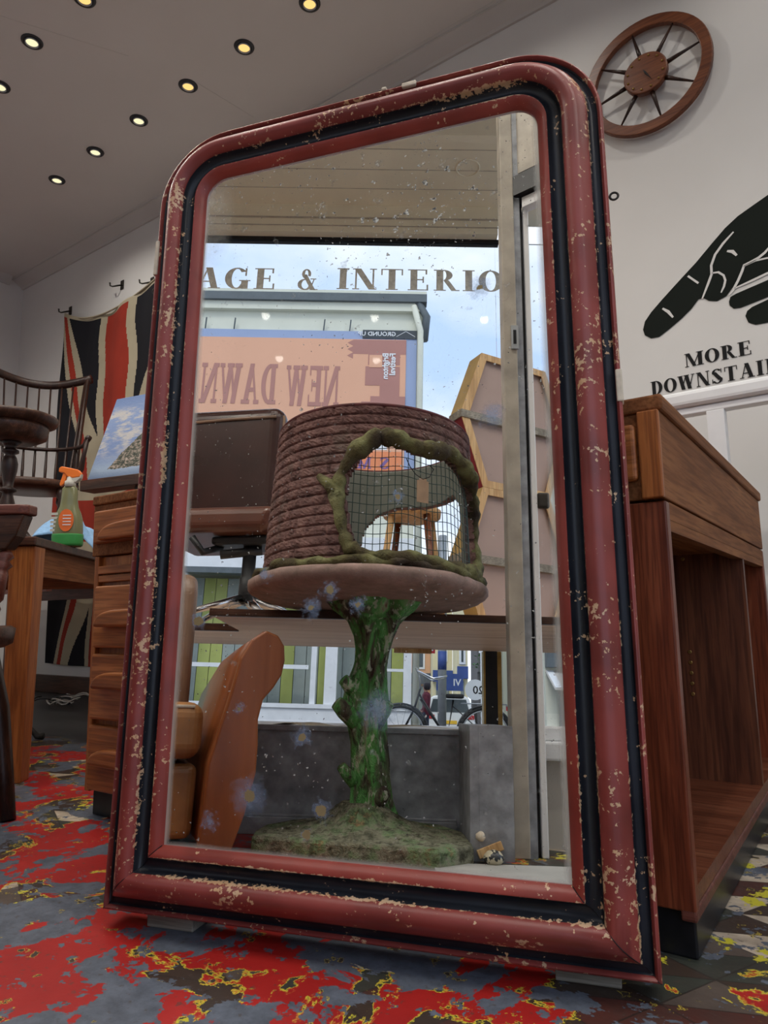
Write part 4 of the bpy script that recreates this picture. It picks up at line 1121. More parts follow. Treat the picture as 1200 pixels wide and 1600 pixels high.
# dark cast leg of a stand and strapping on the floor under the oak table
it = thing('iron_stand', 'thin dark cabriole-footed iron stand behind the oak table leg', 'stand', (-2.90, 1.50, 0))
for i in range(3):
    a = R(35 + 120 * i); d = Vector((math.cos(a), math.sin(a), 0))
    mb = MB(); mb.tube([d * .02 + Vector((0, 0, .42)), d * .045 + Vector((0, 0, .36)), d * .035 + Vector((0, 0, .2)), d * .05 + Vector((0, 0, .05)), d * .085 + Vector((0, 0, .012)), d * .11 + Vector((0, 0, .012))], [.02, .018, .010, .009, .012, .014], 8); mb.build('leg', M['iron'], it)
mb = MB(); mb.lathe([(.025, .36), (.03, .40), (.02, .44)], n=20); mb.build('top_plate', M['iron'], it)
sh = thing('coiled_straps', 'tangle of pale straps and cord on the dark floor by the back wall', 'straps', (-3.78, 2.22, 0))
for k_ in range(6):
    mb = MB(); r0 = rnd.uniform(.05, .12); ox = rnd.uniform(-.12, .12); oy = rnd.uniform(-.06, .06)
    mb.tube([(ox + r0 * math.cos(a), oy + r0 * .8 * math.sin(a), .006 + .016 * k_ * .5 + .02 * abs(math.sin(a * 1.5 + k_))) for a in [i / 14 * 5.2 + k_ for i in range(15)]], .006, 6, flat=.6)
    mb.build('strap', M['stone_render'] if k_ % 3 else M['black'], sh)
# ------------------------------------------------------------------ faux-bark bird house on a stump pedestal (seen in the mirror)
bx, by = -.672, -.088
bh = thing('garden_birdcage', 'faux-brick round aviary with green wire mesh on a mossy tree-stump pedestal', 'birdcage', (bx, by, 0))
def L(x, y, z=0): return (x - bx, y - by, z)
# base slab and mound
pb = [(-.925, .04), (-.919, .109), (-.65, .178), (-.49, .215), (-.408, .149), (-.415, -.04), (-.47, -.16), (-.86, -.16), (-.915, -.06)]
cen = Vector((-.665, 0.02))
mb = MB(); vs = []; nb_ = 120
def ray_r(a):
    d = Vector((math.cos(a), math.sin(a))); best = 9
    for i in range(len(pb)):
        p = Vector(pb[i]) - cen; q = Vector(pb[(i + 1) % len(pb)]) - cen; e = q - p
        den = d.x * e.y - d.y * e.x
        if abs(den) < 1e-9: continue
        t = (p.x * e.y - p.y * e.x) / den; u_ = (p.x * d.y - p.y * d.x) / den
        if t > 0 and -1e-6 <= u_ <= 1 + 1e-6: best = min(best, t)
    return best
lv = [(1.0, 0), (1.0, .034), (.985, .041), (.84, .0435), (.68, .048), (.52, .055), (.40, .064), (.31, .076), (.24, .090), (.18, .102)]
for t, z in lv:
    for j in range(nb_):
        a = 2 * PI * j / nb_; r_ = ray_r(a)
        if t < .9: r_ = lerp(.29, r_, max(0, (t - .25) / .65)) if t > .25 else .29
        cx_ = lerp(bx, cen.x, t); cy_ = lerp(by + .03, cen.y, t)
        k_ = t if t >= .9 else t
        zz = z + (0 if t > .97 else rnd.uniform(-.0035, .0035))
        vs.append(L(cx_ + k_ * r_ * math.cos(a), cy_ + k_ * r_ * math.sin(a), zz))
mb.add(vs, [(i * nb_ + j, i * nb_ + (j + 1) % nb_, (i + 1) * nb_ + (j + 1) % nb_, (i + 1) * nb_ + j) for i in range(len(lv) - 1) for j in range(nb_)] + [tuple(range(nb_ - 1, -1, -1)), tuple(range((len(lv) - 1) * nb_, len(lv) * nb_))], 0, True)
mb.sm = [i_ >= 2 * nb_ for i_ in range(len(mb.sm))]
mb.build('base', M['base'], bh).modifiers.new('e', 'EDGE_SPLIT').split_angle = R(28)
# twisted trunk
prof = [(.07, .074), (.09, .064), (.11, .057), (.15, .053), (.20, .052), (.26, .051), (.31, .055), (.36, .062), (.40, .056), (.44, .047), (.48, .047), (.52, .056), (.56, .074), (.59, .098), (.61, .112), (.6155, .116)]
mb = MB(); nt = 48; vs = []
for z, r_ in prof:
    off = .010 * math.sin(z * 14)
    for j in range(nt):
        a = 2 * PI * j / nt
        w_ = 1 + .15 * math.sin(5 * a + z * 9) + .07 * math.sin(11 * a - z * 12) + rnd.uniform(-.02, .02)
        vs.append((off + .012 + (r_ if z > .57 else r_ * .88) * w_ * math.cos(a), .03 + (r_ if z > .57 else r_ * .88) * w_ * math.sin(a), z))
mb.add(vs, [(i * nt + j, i * nt + (j + 1) % nt, (i + 1) * nt + (j + 1) % nt, (i + 1) * nt + j) for i in range(len(prof) - 1) for j in range(nt)] + [tuple(range(nt - 1, -1, -1)), tuple(range((len(prof) - 1) * nt, len(prof) * nt))], 0, True)
mb.build('trunk', M['trunk'], bh)
for p, q, r_ in (((-.02, .06, .30), (-.072, .085, .345), .026), ((-.01, .05, .36), (-.058, .075, .405), .022), ((.03, .05, .30), (.062, .07, .35), .022), ((-.02, .05, .15), (-.055, .07, .19), .018), ((.03, .06, .10), (.062, .085, .135), .022)):
    mb = MB(); mb.tube([p, Vector(p).lerp(Vector(q), .6), q], [r_, r_ * .95, r_ * .7], 12); mb.build('branch_stub', M['trunk'], bh)
# disc
wobd = lambda a, z: 1 + .008 * math.sin(9 * a) + .006 * math.sin(23 * a)
mb = MB(); mb.lathe([(.10, .611), (.20, .614), (.295, .620), (.322, .628), (.332, .640), (.333, .655), (.322, .664), (.28, .668)], (-.004, .0, 0), 80, 0, True, None, wobd)
mb.build('disc', M['caststone'], bh)
# shell with two openings
CR = .296
def shell_r(z): return CR - (z - .665) * .045
front = [(84, .992), (95, .948), (101, .897), (102, .84), (98.5, .76), (95, .715), (89, .698), (75, .694), (58, .694), (40, .693), (24, .693), (12, .70), (5, .73), (2, .80), (3, .87), (10, .915), (17.5, .94), (28.7, .965), (44.6, .985), (55, .972), (65, .973), (75, .990)]
rear = [(-112, .70), (-104, .79), (-99, .845), (-96.7, .899), (-87.7, .949), (-73.9, .970), (-54.8, .962), (-39.8, .959), (-21.6, .971), (-12, .93), (-8, .85), (-10, .74), (-16, .70), (-60, .69), (-100, .69)]
def inside(pt, poly):
    x, y = pt; c_ = False; n_ = len(poly); j = n_ - 1
    for i in range(n_):
        xi, yi = poly[i]; xj, yj = poly[j]
        if (yi > y) != (yj > y) and x < (xj - xi) * (y - yi) / (yj - yi) + xi: c_ = not c_
        j = i
    return c_
ZT = 1.095
mb = MB(); NA, NZ_ = 260, 96
def sp_(i, j, th=0):
    a = 2 * PI * i / NA; z = .662 + (ZT - .662) * j / NZ_
    r_ = shell_r(z) - th
    if th == 0:
        course = j / 6; row = j % 6
        r_ += (0, .0045, .0055, .0055, .0055, .0048)[row]
        seam = (a * 13 / (2 * PI) + ((j // 6) % 3) * .37) % 1
        if seam < .035 and row: r_ -= .0045
        r_ += rnd.uniform(-.0012, .0012)
    return (r_ * math.cos(a), r_ * math.sin(a), z)
vs = [sp_(i, j) for j in range(NZ_ + 1) for i in range(NA)]
vi = [sp_(i, j, .022) for j in range(NZ_ + 1) for i in range(NA)]
keep = [[False] * NA for _ in range(NZ_)]
for j in range(NZ_):
    for i in range(NA):
        a = (i + .5) * 360 / NA; a = a - 360 if a > 180 else a; z = .662 + (ZT - .662) * (j + .5) / NZ_
        keep[j][i] = not (inside((a, z), front) or inside((a, z), rear))
fo = []; fi = []; fe = []
Nn = NA * (NZ_ + 1)
for j in range(NZ_):
    for i in range(NA):
        if not keep[j][i]: continue
        i2 = (i + 1) % NA
        fo.append((j * NA + i, j * NA + i2, (j + 1) * NA + i2, (j + 1) * NA + i))
        fi.append((Nn + j * NA + i, Nn + (j + 1) * NA + i, Nn + (j + 1) * NA + i2, Nn + j * NA + i2))
        if not keep[j][(i + 1) % NA]: fe.append((j * NA + i2, Nn + j * NA + i2, Nn + (j + 1) * NA + i2, (j + 1) * NA + i2))
        if not keep[j][i - 1]: fe.append((j * NA + i, (j + 1) * NA + i, Nn + (j + 1) * NA + i, Nn + j * NA + i))
        if j == NZ_ - 1 or not keep[j + 1][i]: fe.append(((j + 1) * NA + i, (j + 1) * NA + i2, Nn + (j + 1) * NA + i2, Nn + (j + 1) * NA + i))
        if j > 0 and not keep[j - 1][i]: fe.append((j * NA + i, Nn + j * NA + i, Nn + j * NA + i2, j * NA + i2))
mb.add(vs + vi, fo, 0, False)
mb.f += fi; mb.mi += [1] * len(fi); mb.sm += [True] * len(fi)
mb.f += fe; mb.mi += [0] * len(fe); mb.sm += [False] * len(fe)
M['inner'] = plain('inner_grey_render', (.17, .18, .155), .85, .08, 10, bump=.2)
mb.build('brick_shell', [M['brick'], M['inner']], bh)
mb = MB(); mb.tube([((shell_r(ZT) - .008) * math.cos(a), (shell_r(ZT) - .008) * math.sin(a), ZT) for a in [2 * PI * i / 90 for i in range(90)]], .014, 8, closed=True, flat=.6)
M['rim_red'] = plain('dull_red_rim', (.085, .02, .022), .7, .4, 30, bump=.5)
mb.build('top_rim', M['rim_red'], bh)
# branch border round the opening
def cyl(a, z, dr=0): a = R(a); r_ = shell_r(z) + dr; return (r_ * math.cos(a), r_ * math.sin(a), z)
def dense(poly, k_=5):
    o = []
    for i in range(len(poly)):
        p, q = poly[i], poly[(i + 1) % len(poly)]
        for t in range(k_): o.append((lerp(p[0], q[0], t / k_), lerp(p[1], q[1], t / k_)))
    return o
bd = dense(front)
cxm, czm = 52, .83
pts = []; rr = []
for i, (a, z) in enumerate(bd):
    da = a - cxm; dz = (z - czm) * 250
    l = math.hypot(da, dz); g = 1 + 3.6 / l
    zz = czm + (z - czm) * g
    if z < .72: zz = z - .008
    pts.append(cyl(cxm + da * g, zz, .006))
    rr.append(.017 * (1 + .22 * math.sin(i * .55) + .18 * math.sin(i * 1.7 + 1) + (.3 if z > .93 else 0)))
mb = MB(); mb.tube(pts, rr, 10, closed=True); mb.build('branch_surround', M['moss'], bh)
mb = MB(); mb.tube([cyl(104, .835, .01), cyl(110, .875, .012), cyl(116, .90, .008)], [.018, .015, .009], 8); mb.build('branch_stub', M['moss'], bh)
# moss roll at the foot of the shell
mb = MB()
mb.tube([((CR + .012 + .006 * math.sin(i * .9)) * math.cos(2 * PI * i / 80), (CR + .012 + .006 * math.sin(i * .9)) * math.sin(2 * PI * i / 80), .674 + .004 * math.sin(i * 1.3)) for i in range(80)], [.013 * (1 + .3 * math.sin(i * .7) + .2 * math.sin(i * 2.3)) for i in range(80)], 8, closed=True)
mb.build('moss_roll', M['moss'], bh)
# mesh wires
mb = MB()
def clip(pts_):
    run = []
    for a, z in pts_:
        if inside((a, z), front): run.append((a, z))
        else:
            if len(run) > 1: mb.tube([cyl(p[0], p[1], -.012) for p in run], .0010, 4)
            run = []
    if len(run) > 1: mb.tube([cyl(p[0], p[1], -.012) for p in run], .0010, 4)
a = 2.0
while a < 103: clip([(a, .69 + i * .006) for i in range(54)]); a += 3.7
z = .70
while z < 1.0: clip([(1 + i * 1.5, z + .004 * math.sin(i * .3)) for i in range(70)]); z += .0255
mb.build('wire_mesh', M['wire'], bh)
pt = thing('price_tag', 'brown paper tag hanging on dark wire inside the mesh of the aviary', 'tag', (bx, by, 0))
ta = cyl(62, .87, .004)
mb = MB(); tv = Vector(ta); tx = Vector((-math.sin(R(62)), math.cos(R(62)), 0)); tn_ = Vector((math.cos(R(62)), math.sin(R(62)), 0))
for (u0, u1, z0, z1) in ((-.017, .017, -.032, .026), (-.011, .011, .026, .032)):
    pp = [tv + tx * u0 + Vector((0, 0, z0)), tv + tx * u1 + Vector((0, 0, z0)), tv + tx * u1 + Vector((0, 0, z1)), tv + tx * u0 + Vector((0, 0, z1))]
    mb.add(pp + [p + tn_ * .0012 for p in pp], [(0, 1, 2, 3), (7, 6, 5, 4), (0, 4, 5, 1), (1, 5, 6, 2), (2, 6, 7, 3), (3, 7, 4, 0)])
mb.build('card', M['tag'], pt)
mb = MB(); mb.tube([cyl(70, .955, -.008), cyl(69, .93, .004), cyl(66, .91, .006), cyl(62, .90, .006), cyl(58, .91, .006), cyl(55, .935, .004), cyl(56, .95, -.008)], .0012, 5); mb.build('string', M['black'], pt)

# ------------------------------------------------------------------ shelf in the bay window and what stands on it
shf = thing('display_shelf', 'deep brown board shelf with dark edge spanning the window bay behind the aviary', 'shelf', (0, 0, 0))
mb = MB()
mb.prism([(-1.15, -.225), (.12, -.225), (.12, -1.20), (-3.2, -1.20), (-3.2, -.64), (-1.15, -.64)], .590, .606)
mb.build('board', M['brown_shelf'], shf)
mb = MB(); mb.box(-1.15, .12, -.225, -.205, .586, .6085); mb.build('front_edge', M['dark_wood_x'], shf, bevel=.002)
mb = MB(); mb.box(-3.2, -1.152, -.64, -.62, .586, .612); mb.build('front_edge', M['dark_wood_x'], shf, bevel=.002)
mb = MB(); mb.box(-.60, -.44, -1.199, -1.17, .572, .5895); mb.build('batten', M['pine'], shf)

# leather swivel chair
sw = thing('swivel_chair', 'shiny oxblood swivel chair with chrome star base standing on the window shelf', 'office chair', (-1.17, -.80, .606), R(10))
mb = MB(); mb.box(-.36, .115, -.05, .06, .42, .90); mb.build('backrest', M['leather_dark'], sw, bevel=.05, seg=6)
mb = MB(); mb.tube([(-.33, .062, .835), (-.1, .064, .842), (.09, .062, .845)], .006, 8); mb.tube([(.112, .03, .44), (.117, .03, .66), (.112, .03, .86)], .006, 8); mb.build('piping', M['leather_grey'], sw)
M['seat_brown'] = plain('brown_seat_leather', (.115, .042, .027), .3, .2, 5, spec=.5)
mb = MB(); mb.prism([(-.40, .36), (.10, .36), (.14, .46), (-.40, .46)], -.33, .13, 'XZ'); mb.build('seat', M['seat_brown'], sw, bevel=.035, seg=5)
mb = MB(); mb.box(-.14, .12, -.10, .06, .325, .357); mb.build('mechanism', M['charcoal'], sw, bevel=.01)
mb = MB(); mb.tube([(-.12, 0, .325), (-.16, .08, .29), (-.20, .10, .345)], .014, 8); mb.tube([(.05, 0, .31), (-.10, .05, .285)], .018, 8); mb.build('lever', M['charcoal'], sw)
mb = MB(); mb.lathe([(.032, .10), (.032, .20), (.026, .205), (.026, .33)], n=20); mb.build('gas_column', M['charcoal'], sw)
for i in range(5):
    a = R(200 + 72 * i); d = Vector((math.cos(a), math.sin(a), 0))
    mb = MB(); mb.tube([d * .02 + Vector((0, 0, .12)), d * .12 + Vector((0, 0, .085)), d * .235 + Vector((0, 0, .045))], [.024, .018, .013], 10, flat=.8); lg = mb.build('leg', M['chrome'], sw)
    mb = MB(); mb.lathe([(.012, 0), (.020, .004), (.020, .034), (.012, .038)], d * .24, 16); mb.build('castor', M['rubber'], lg)

# stool behind the aviary
sl = thing('milking_stool', 'slim brown wooden stool on the window shelf seen through the wire mesh', 'stool', (-.54, -.86, .606), R(12))
mb = MB(); mb.lathe([(.10, .47), (.115, .475), (.118, .50), (.11, .505)], n=28); mb.build('seat', M['pine'], sl)
for sx in (-1, 1):
    for sy in (-1, 1):
        mb = MB(); mb.tube([(sx * .07, sy * .06, .471), (sx * .12, sy * .10, 0)], [.014, .012], 8); mb.build('leg', M['teak'] if sx * sy > 0 else M['pine'], sl)
mb = MB(); mb.tube([(-.10, -.08, .17), (-.10, .08, .17)], .008, 6); mb.tube([(.10, -.08, .17), (.10, .08, .17)], .008, 6); mb.tube([(-.10, 0, .17), (.10, 0, .17)], .008, 6); mb.build('stretcher', M['teak'], sl)

# stacked hexagon shelf units, backs towards the shop
def hexunit(z0, lab, crimson):
    H = .592; dirx = Vector((.88, -.47, 0)).normalized(); dy = Vector((dirx.y, -dirx.x, 0)) * -1   # into the window
    if dy.y > 0: dy = -dy
    o0 = Vector((-.262, -.80, 0))
    t = thing('hexagon_shelf_unit', lab, 'shelf unit', tuple(o0 + Vector((0, 0, z0))), 0, 'hexagonal shelf units stacked in the window')
    Wt = .34; ex = .105
    # outline in (u, z): top-left, mid-left, bottom-left ...
    P = [(0, H), (-ex, H / 2), (0, 0), (Wt, 0), (Wt + ex, H / 2), (Wt, H)]
    def pt_(u_, z, d): return dirx * u_ + dy * d + Vector((0, 0, z))
    D = .085; th = .018
    cz = H / 2; cu = Wt / 2
    Q = [(cu + (u_ - cu) * (1 - th * 2 / .45), cz + (z - cz) * (1 - th * 2 / H)) for u_, z in P]
    names = ['side_panel', 'side_panel', 'base_panel', 'side_panel', 'side_panel', 'top_panel']
    for i in range(6):
        j = (i + 1) % 6
        m = MB(); a_, b_, c_, d_ = P[i], P[j], Q[j], Q[i]
        vs = [pt_(*q, 0) for q in (a_, b_, c_, d_)] + [pt_(*q, D) for q in (a_, b_, c_, d_)]
        m.add(vs, [(0, 1, 2, 3), (7, 6, 5, 4), (0, 4, 5, 1), (1, 5, 6, 2), (2, 6, 7, 3), (3, 7, 4, 0)], 0)
        m.build(names[i], M['ochre'] if not (crimson and i == 1) else M['crimson'], t)
    # pine framing just inside the edges and mid shelf
    Q2 = [(cu + (u_ - cu) * .86, cz + (z - cz) * .9) for u_, z in P]
    for i in range(6):
        j = (i + 1) % 6
        m = MB(); vs = [pt_(*q, -.004) for q in (P[i], P[j], Q2[j], Q2[i])] + [pt_(*q, -.0005) for q in (P[i], P[j], Q2[j], Q2[i])]
        m.add(vs, [(0, 1, 2, 3), (7, 6, 5, 4), (0, 4, 5, 1), (1, 5, 6, 2), (2, 6, 7, 3), (3, 7, 4, 0)])
        m.build('edge_strip', M['pine'], t)
    m = MB(); vs = [pt_(u_, z, d) for d in (-.008, D) for u_, z in ((-ex, H / 2 - .016), (Wt + ex, H / 2 - .016), (Wt + ex, H / 2 + .016), (-ex, H / 2 + .016))]
    m.add(vs, [(0, 1, 2, 3), (7, 6, 5, 4), (0, 4, 5, 1), (1, 5, 6, 2), (2, 6, 7, 3), (3, 7, 4, 0)]); m.build('mid_shelf', M['old_wood'], t)
    m = MB(); vs = [pt_(u_, z, .012) for u_, z in Q] + [pt_(u_, z, .017) for u_, z in Q]
    m.add(vs, [tuple(range(5, -1, -1)), tuple(range(6, 12))] + [(i, (i + 1) % 6, 6 + (i + 1) % 6, 6 + i) for i in range(6)]); m.build('back_panel', M['pinkboard'], t)
hexunit(1.2, 'upper hexagonal shelf unit with pink hardboard back and a crimson painted edge', True)
hexunit(.607, 'lower hexagonal shelf unit with pink hardboard back resting on the window shelf', False)

# tan leather club armchair with veneered arm fronts
ac = thing('club_armchair', 'tan leather club armchair with polished wooden arm fronts at the mirrors left', 'armchair', (-1.372, -.067, 0), R(-22))
arm = [(-.086, .0), (-.080, .10), (-.078, .20), (-.055, .29), (-.036, .365), (-.020, .44), (.004, .485), (.040, .51), (.072, .500), (.090, .475), (.094, .44), (.088, .405), (.070, .375), (.045, .345), (.036, .30), (.040, .24), (.040, .18), (.020, .09), (-.010, 0)]
for sx in (1, -1):
    pl_ = [(sx * (.31 + a * .96), z) for a, z in arm]
    m = MB(); m.prism(pl_, .335, .362, 'XZ'); m.build('arm_front', M['arm_wood'], ac, bevel=.006, seg=3)
    m = MB(); n_ = len(pl_)
    secs = [(.334, 1.0, 0), (.15, 1.0, -.01), (-.1, 1.0, -.03), (-.32, .95, -.06)]
    vs = [(x * 1.0, y, max(0.03, z * k_ + dz * (z / .5))) for y, k_, dz in secs for x, z in [(sx * .31 + (x_ - sx * .31) * .94, z_) for x_, z_ in pl_]]
    fs = [(i * n_ + j, i * n_ + (j + 1) % n_, (i + 1) * n_ + (j + 1) % n_, (i + 1) * n_ + j) for i in range(3) for j in range(n_)] + [tuple(range(n_ - 1, -1, -1)), tuple(range(3 * n_, 4 * n_))]
    m.add(vs, fs, 0, True); m.build('arm', M['arm_wood'], ac)
m = MB(); m.box(-.225, .225, -.26, .325, .205, .335); m.build('seat_cushion', M['leather'], ac, bevel=.035, seg=5)
m = MB(); m.box(-.222, .222, -.28, .30, .03, .195); m.build('seat_rail', M['leather'], ac, bevel=.02, seg=4)
m = MB(); m.tube([(-.20, .318, .325), (.20, .318, .325)], .004, 6); m.build('piping', M['gesso'], ac)
m = MB(); m.prism([(-.10, .24), (-.13, .50), (-.16, .69), (-.20, .735), (-.26, .73), (-.34, .66), (-.36, .04), (-.26, .04)], -.225, .235, 'YZ'); m.build('backrest', M['leather_grey'], ac, bevel=.035, seg=5)
m = MB(); m.tube([(.222, -.19, .45), (.222, -.22, .62), (.21, -.25, .69)], .008, 8); m.tube([(.232, -.21, .45), (.232, -.24, .62)], .008, 8); m.build('side_piping', M['gesso'], ac)
m = MB(); m.prism([(-.255, .735), (-.27, .78), (-.29, .78), (-.30, .72)], -.21, .10, 'YZ'); m.build('red_lining', M['red_velvet'], ac, bevel=.004)
for x, y in ((-.25, -.28), (.25, -.28), (-.27, .28), (.265, .28)):
    m = MB(); m.lathe([(.016, 0), (.022, .03)], (x, y, 0), 12); m.build('foot', M['dark_wood'], ac)

# small things by the riser
m = MB(); vs = []
m.lathe([(.004, -.017), (.014, -.014), (.021, -.007), (.024, 0), (.021, .007), (.014, .014), (.004, .017)], n=20)
n = NT('black_and_cream_glaze', .3, .5); f = n.noise(n.mapping(), 60, 2); n.color(n.ramp(f, [(.50, (.55, .5, .36)), (.53, (.02, .025, .03))])); M['glaze'] = n.m
o = m.build('glazed_knob', M['glaze'], None); o.location = (-.365, .152, .0172); tag(o, 'small black and cream glazed door knob on the sill beside the grey post', 'knob')
m = MB(); m.box(-.03, .03, -.012, .012, -.010, .010); o = m.build('wood_offcut', M['pine'], None, bevel=.002); o.location = (-.368, .118, .028); o.rotation_euler = (R(8), R(-22), R(4)); tag(o, 'short pine offcut leaning above the glazed knob', 'offcut')
m = MB(); m.lathe([(.003, 0), (.010, .004), (.012, .012), (.006, .020), (.002, .022)], n=12); o = m.build('pale_pebble', M['gesso'], None); o.location = (-.393, .112, .045); o.rotation_euler = (0, R(20), 0); tag(o, 'small chipped cream pebble at the corner of the mossy base', 'pebble')
for (x, y, w_, h_, rz, lab) in ((-.86, -.36, .20, .28, 10, 'folded leaflet lying on the window platform left of the trunk'), (-.50, -.42, .42, .21, -6, 'pale curled paper lying on the window platform right of the trunk')):
    m = MB(); vs = []
    for i in range(9):
        for j in range(2): vs.append((lerp(-w_ / 2, w_ / 2, i / 8), lerp(-h_ / 2, h_ / 2, j), .002 + .010 * (math.sin(i / 8 * PI * 1.2)) ** 2))
    m.add(vs, [(i * 2, i * 2 + 2, i * 2 + 3, i * 2 + 1) for i in range(8)], 0, True); o = m.build('paper_sheet', M['paper'], None); o.location = (x, y, .2755); o.rotation_euler = (0, 0, R(rz)); o.modifiers.new('t', 'SOLIDIFY').thickness = .0008
    tag(o, lab, 'paper')
# ------------------------------------------------------------------ the street outside (seen in the mirror through the shop window)
def gz(y): return -.10 - .021 * abs(y)
m = MB(); m.add([(-30, -1.36, -.07), (30, -1.36, -.07), (30, -60, gz(-60)), (-30, -60, gz(-60)), (-30, -1.36, -.5), (30, -1.36, -.5), (30, -60, gz(-60) - .5), (-30, -60, gz(-60) - .5)], [(0, 3, 2, 1), (4, 5, 6, 7), (0, 1, 5, 4), (2, 3, 7, 6)])
struct(m.build('ground', M['asphalt']))
struct(MB().box(-30, 30, -3.0, -1.36, -.3, -.045).build('pavement', M['paving']))
struct(MB().box(-30, 30, 3.0, 40, -.3, -.1).build('ground_rear', M['paving']))

BY = -9.0
b1 = thing('rendered_building', 'cream rendered building opposite with a long festival hoarding and white shopfront', 'building', (-6.5, BY, -.3))
def B(x, z): return (x + 6.5, z + .3)
m = MB(); m.box(-6, 6.16, -6, 0, 2.9, 7.45); m.box(-6, 6.16, -6, -.8, 0, 2.9); m.build('wall', M['cream'], b1)
m = MB(); m.box(-6.1, 6.32, -.02, .16, 7.45, 7.60); m.build('gutter', M['gutter'], b1)
m = MB(); m.box(-6.1, 6.32, -6, .06, 7.60, 7.72); m.box(-6, 6.2, 0, .10, 7.30, 7.45); m.build('roof_edge', M['cream'], b1)
m = MB(); m.tube([(6.10, .09, 7.4), (6.22, .12, 6.9), (6.22, .10, 0)], .055, 10); m.build('drainpipe', M['cream'], b1)
m = MB(); m.tube([(6.16, .08, 7.5), (6.32, .08, 7.2), (6.28, .08, 6.75)], .07, 8); m.build('hopper', M['gutter'], b1)
m = MB(); m.box(6.16, 6.24, -.5, -.1, 4.6, 5.1); m.build('side_bracket', M['gutter'], b1)
# hoarding
hd_ = thing('festival_hoarding', 'peach hoarding printed NEW DAWN in a blue frame on the cream building', 'hoarding', (0, BY + .005, 0))
m = MB(); m.box(-6.2, -.34, 0, .05, 3.9, 6.62); m.build('frame', M['hoard_blue'], hd_)
m = MB(); m.box(-6.2, -.52, .05, .062, 3.9, 6.46); m.build('poster_sheet', M['peach'], hd_)
m = MB(); m.box(-1.27, -.34, .05, .066, 6.48, 6.64); m.build('banner', M['banner_dark'], hd_)
small_text('banner_text', 'GROUND UP', .11, M['print_white'], (-.70, BY * 0 + .068, 6.53), (-1, 0, 0), (0, 0, 1), hd_, .002)
m = MB()
for zz in ([(-.37, 6.52), (-.45, 6.57), (-.53, 6.62), (-.61, 6.57), (-.69, 6.52)],):
    for p, q in zip(zz, zz[1:]): m.bar((p[0], .069, p[1]), (q[0], .069, q[1]), .002, .008)
m.build('mountain_mark', M['print_white'], hd_)
# dusky stepped print and letters
def rects(nm, rs, mt, y0, y1):
    m = MB()
    for i_, (x0, x1, z0, z1) in enumerate(rs): m.box(x0, x1, y0, y1 + .0012 * i_, z0, z1)
    return m.build(nm, mt, hd_)
rects('stepped_print', [(-1.42, -.52, 6.18, 6.45), (-1.16, -.62, 5.98, 6.18), (-.92, -.70, 5.98, 6.18), (-1.20, -.62, 5.60, 5.95), (-.95, -.62, 5.30, 5.60), (-1.10, -.52, 5.30, 5.40), (-1.25, -.52, 5.15, 5.30), (-.62, -.52, 5.15, 5.40)], M['dusk'], .062, .064)
rects('peach_block', [(-1.14, -.92, 5.93, 6.16)], M['peach'], .064, .0745)
m = MB()
for i in range(3):
    z0 = 6.45 - i * .12; m.add([(-1.42, .0641, z0), (-1.52, .0641, z0 - .06), (-1.42, .0641, z0 - .12), (-1.42, .062, z0), (-1.52, .062, z0 - .06), (-1.42, .062, z0 - .12)], [(0, 1, 2), (0, 3, 4, 1), (1, 4, 5, 2)])
m.build('zigzag_print', M['dusk'], hd_)
def poster_word(txt, xr, xl, zb, h, mt, nm='poster_lettering', y=.066):
    w_, pl = word(txt, h, 1, .06, .22, True)
    return flat_text(nm, mt, [[(a * (xr - xl) / w_, b) for a, b in p] for p in pl], (xr, y, zb), (-1, 0, 0), (0, 0, 1), hd_)
poster_word('NEW', -1.63, -2.55, 5.20, .74, M['dusk']); poster_word('DAWN', -2.68, -3.98, 5.22, .74, M['dusk'])
def rot_text(txt, x, z, size):
    o = small_text('poster_lettering', txt, size, M['print_white'], (x, .076, z), (0, 0, -1), (-1, 0, 0), hd_, .004)
    return o
rot_text('Brighton', -.82, 6.20, .14); rot_text('Festival', -.70, 6.20, .14)
rects('white_block', [(-1.30, -.80, 4.45, 4.75)], M['print_white'], .062, .064)
rects('lower_poster', [(-2.6, -.55, 3.95, 4.42)], M['orange_poster'], .062, .0635)
poster_word('S', -.75, -.93, 4.12, .2, M['purple_print']); poster_word('MS', -1.05, -1.45, 4.12, .2, M['purple_print'])
m = MB()
for x in (-4.0, -3.5, -1.95, -1.50): m.bar((x, .03, 6.62), (x + .02, .08, 6.82), .02, .02)
m.build('fixing_bracket', M['gutter'], hd_)
# shop front of building 1
sf = thing('white_shopfront', 'white painted shopfront with glazing bars and yellow and grey planks behind, across the street', 'shopfront', (0, BY + .02, 0))
m = MB(); m.box(-6, -.34, -.02, .15, 2.42, 2.95); m.build('fascia', M['white'], sf)
m = MB(); m.box(-6, -.34, -.02, .18, 2.33, 2.42); m.build('fascia_dark_line', M['gutter'], sf)  # dark grey strip along the bottom of the fascia
m = MB(); m.box(-6, -.34, -.02, .14, .10, .36); m.box(-6, -.34, -.02, .17, .36, .42); m.build('sill', M['white'], sf)
m = MB(); m.box(-6, -.34, -.02, .12, -.3, .10); m.build('stall_riser', M['white'], sf)
for x, w_ in ((-.40, .12), (-1.54, .18), (-1.80, .08), (-2.72, .16), (-3.9, .14), (-1.0, .05)):
    m = MB(); m.box(x - w_ / 2, x + w_ / 2, .0, .12, .42, 2.33); m.build('mullion', M['white'], sf)
m = MB(); m.box(-2.64, -1.88, .0, .09, .92, .98); m.box(-2.42, -2.34, .0, .09, .98, 2.33); m.box(-2.60, -2.54, .0, .09, .42, .92); m.box(-3.85, -2.80, 0, .09, .92, .98); m.box(-.98, -.46, 0, .09, .92, .96); m.build('glazing_bars', M['white'], sf)
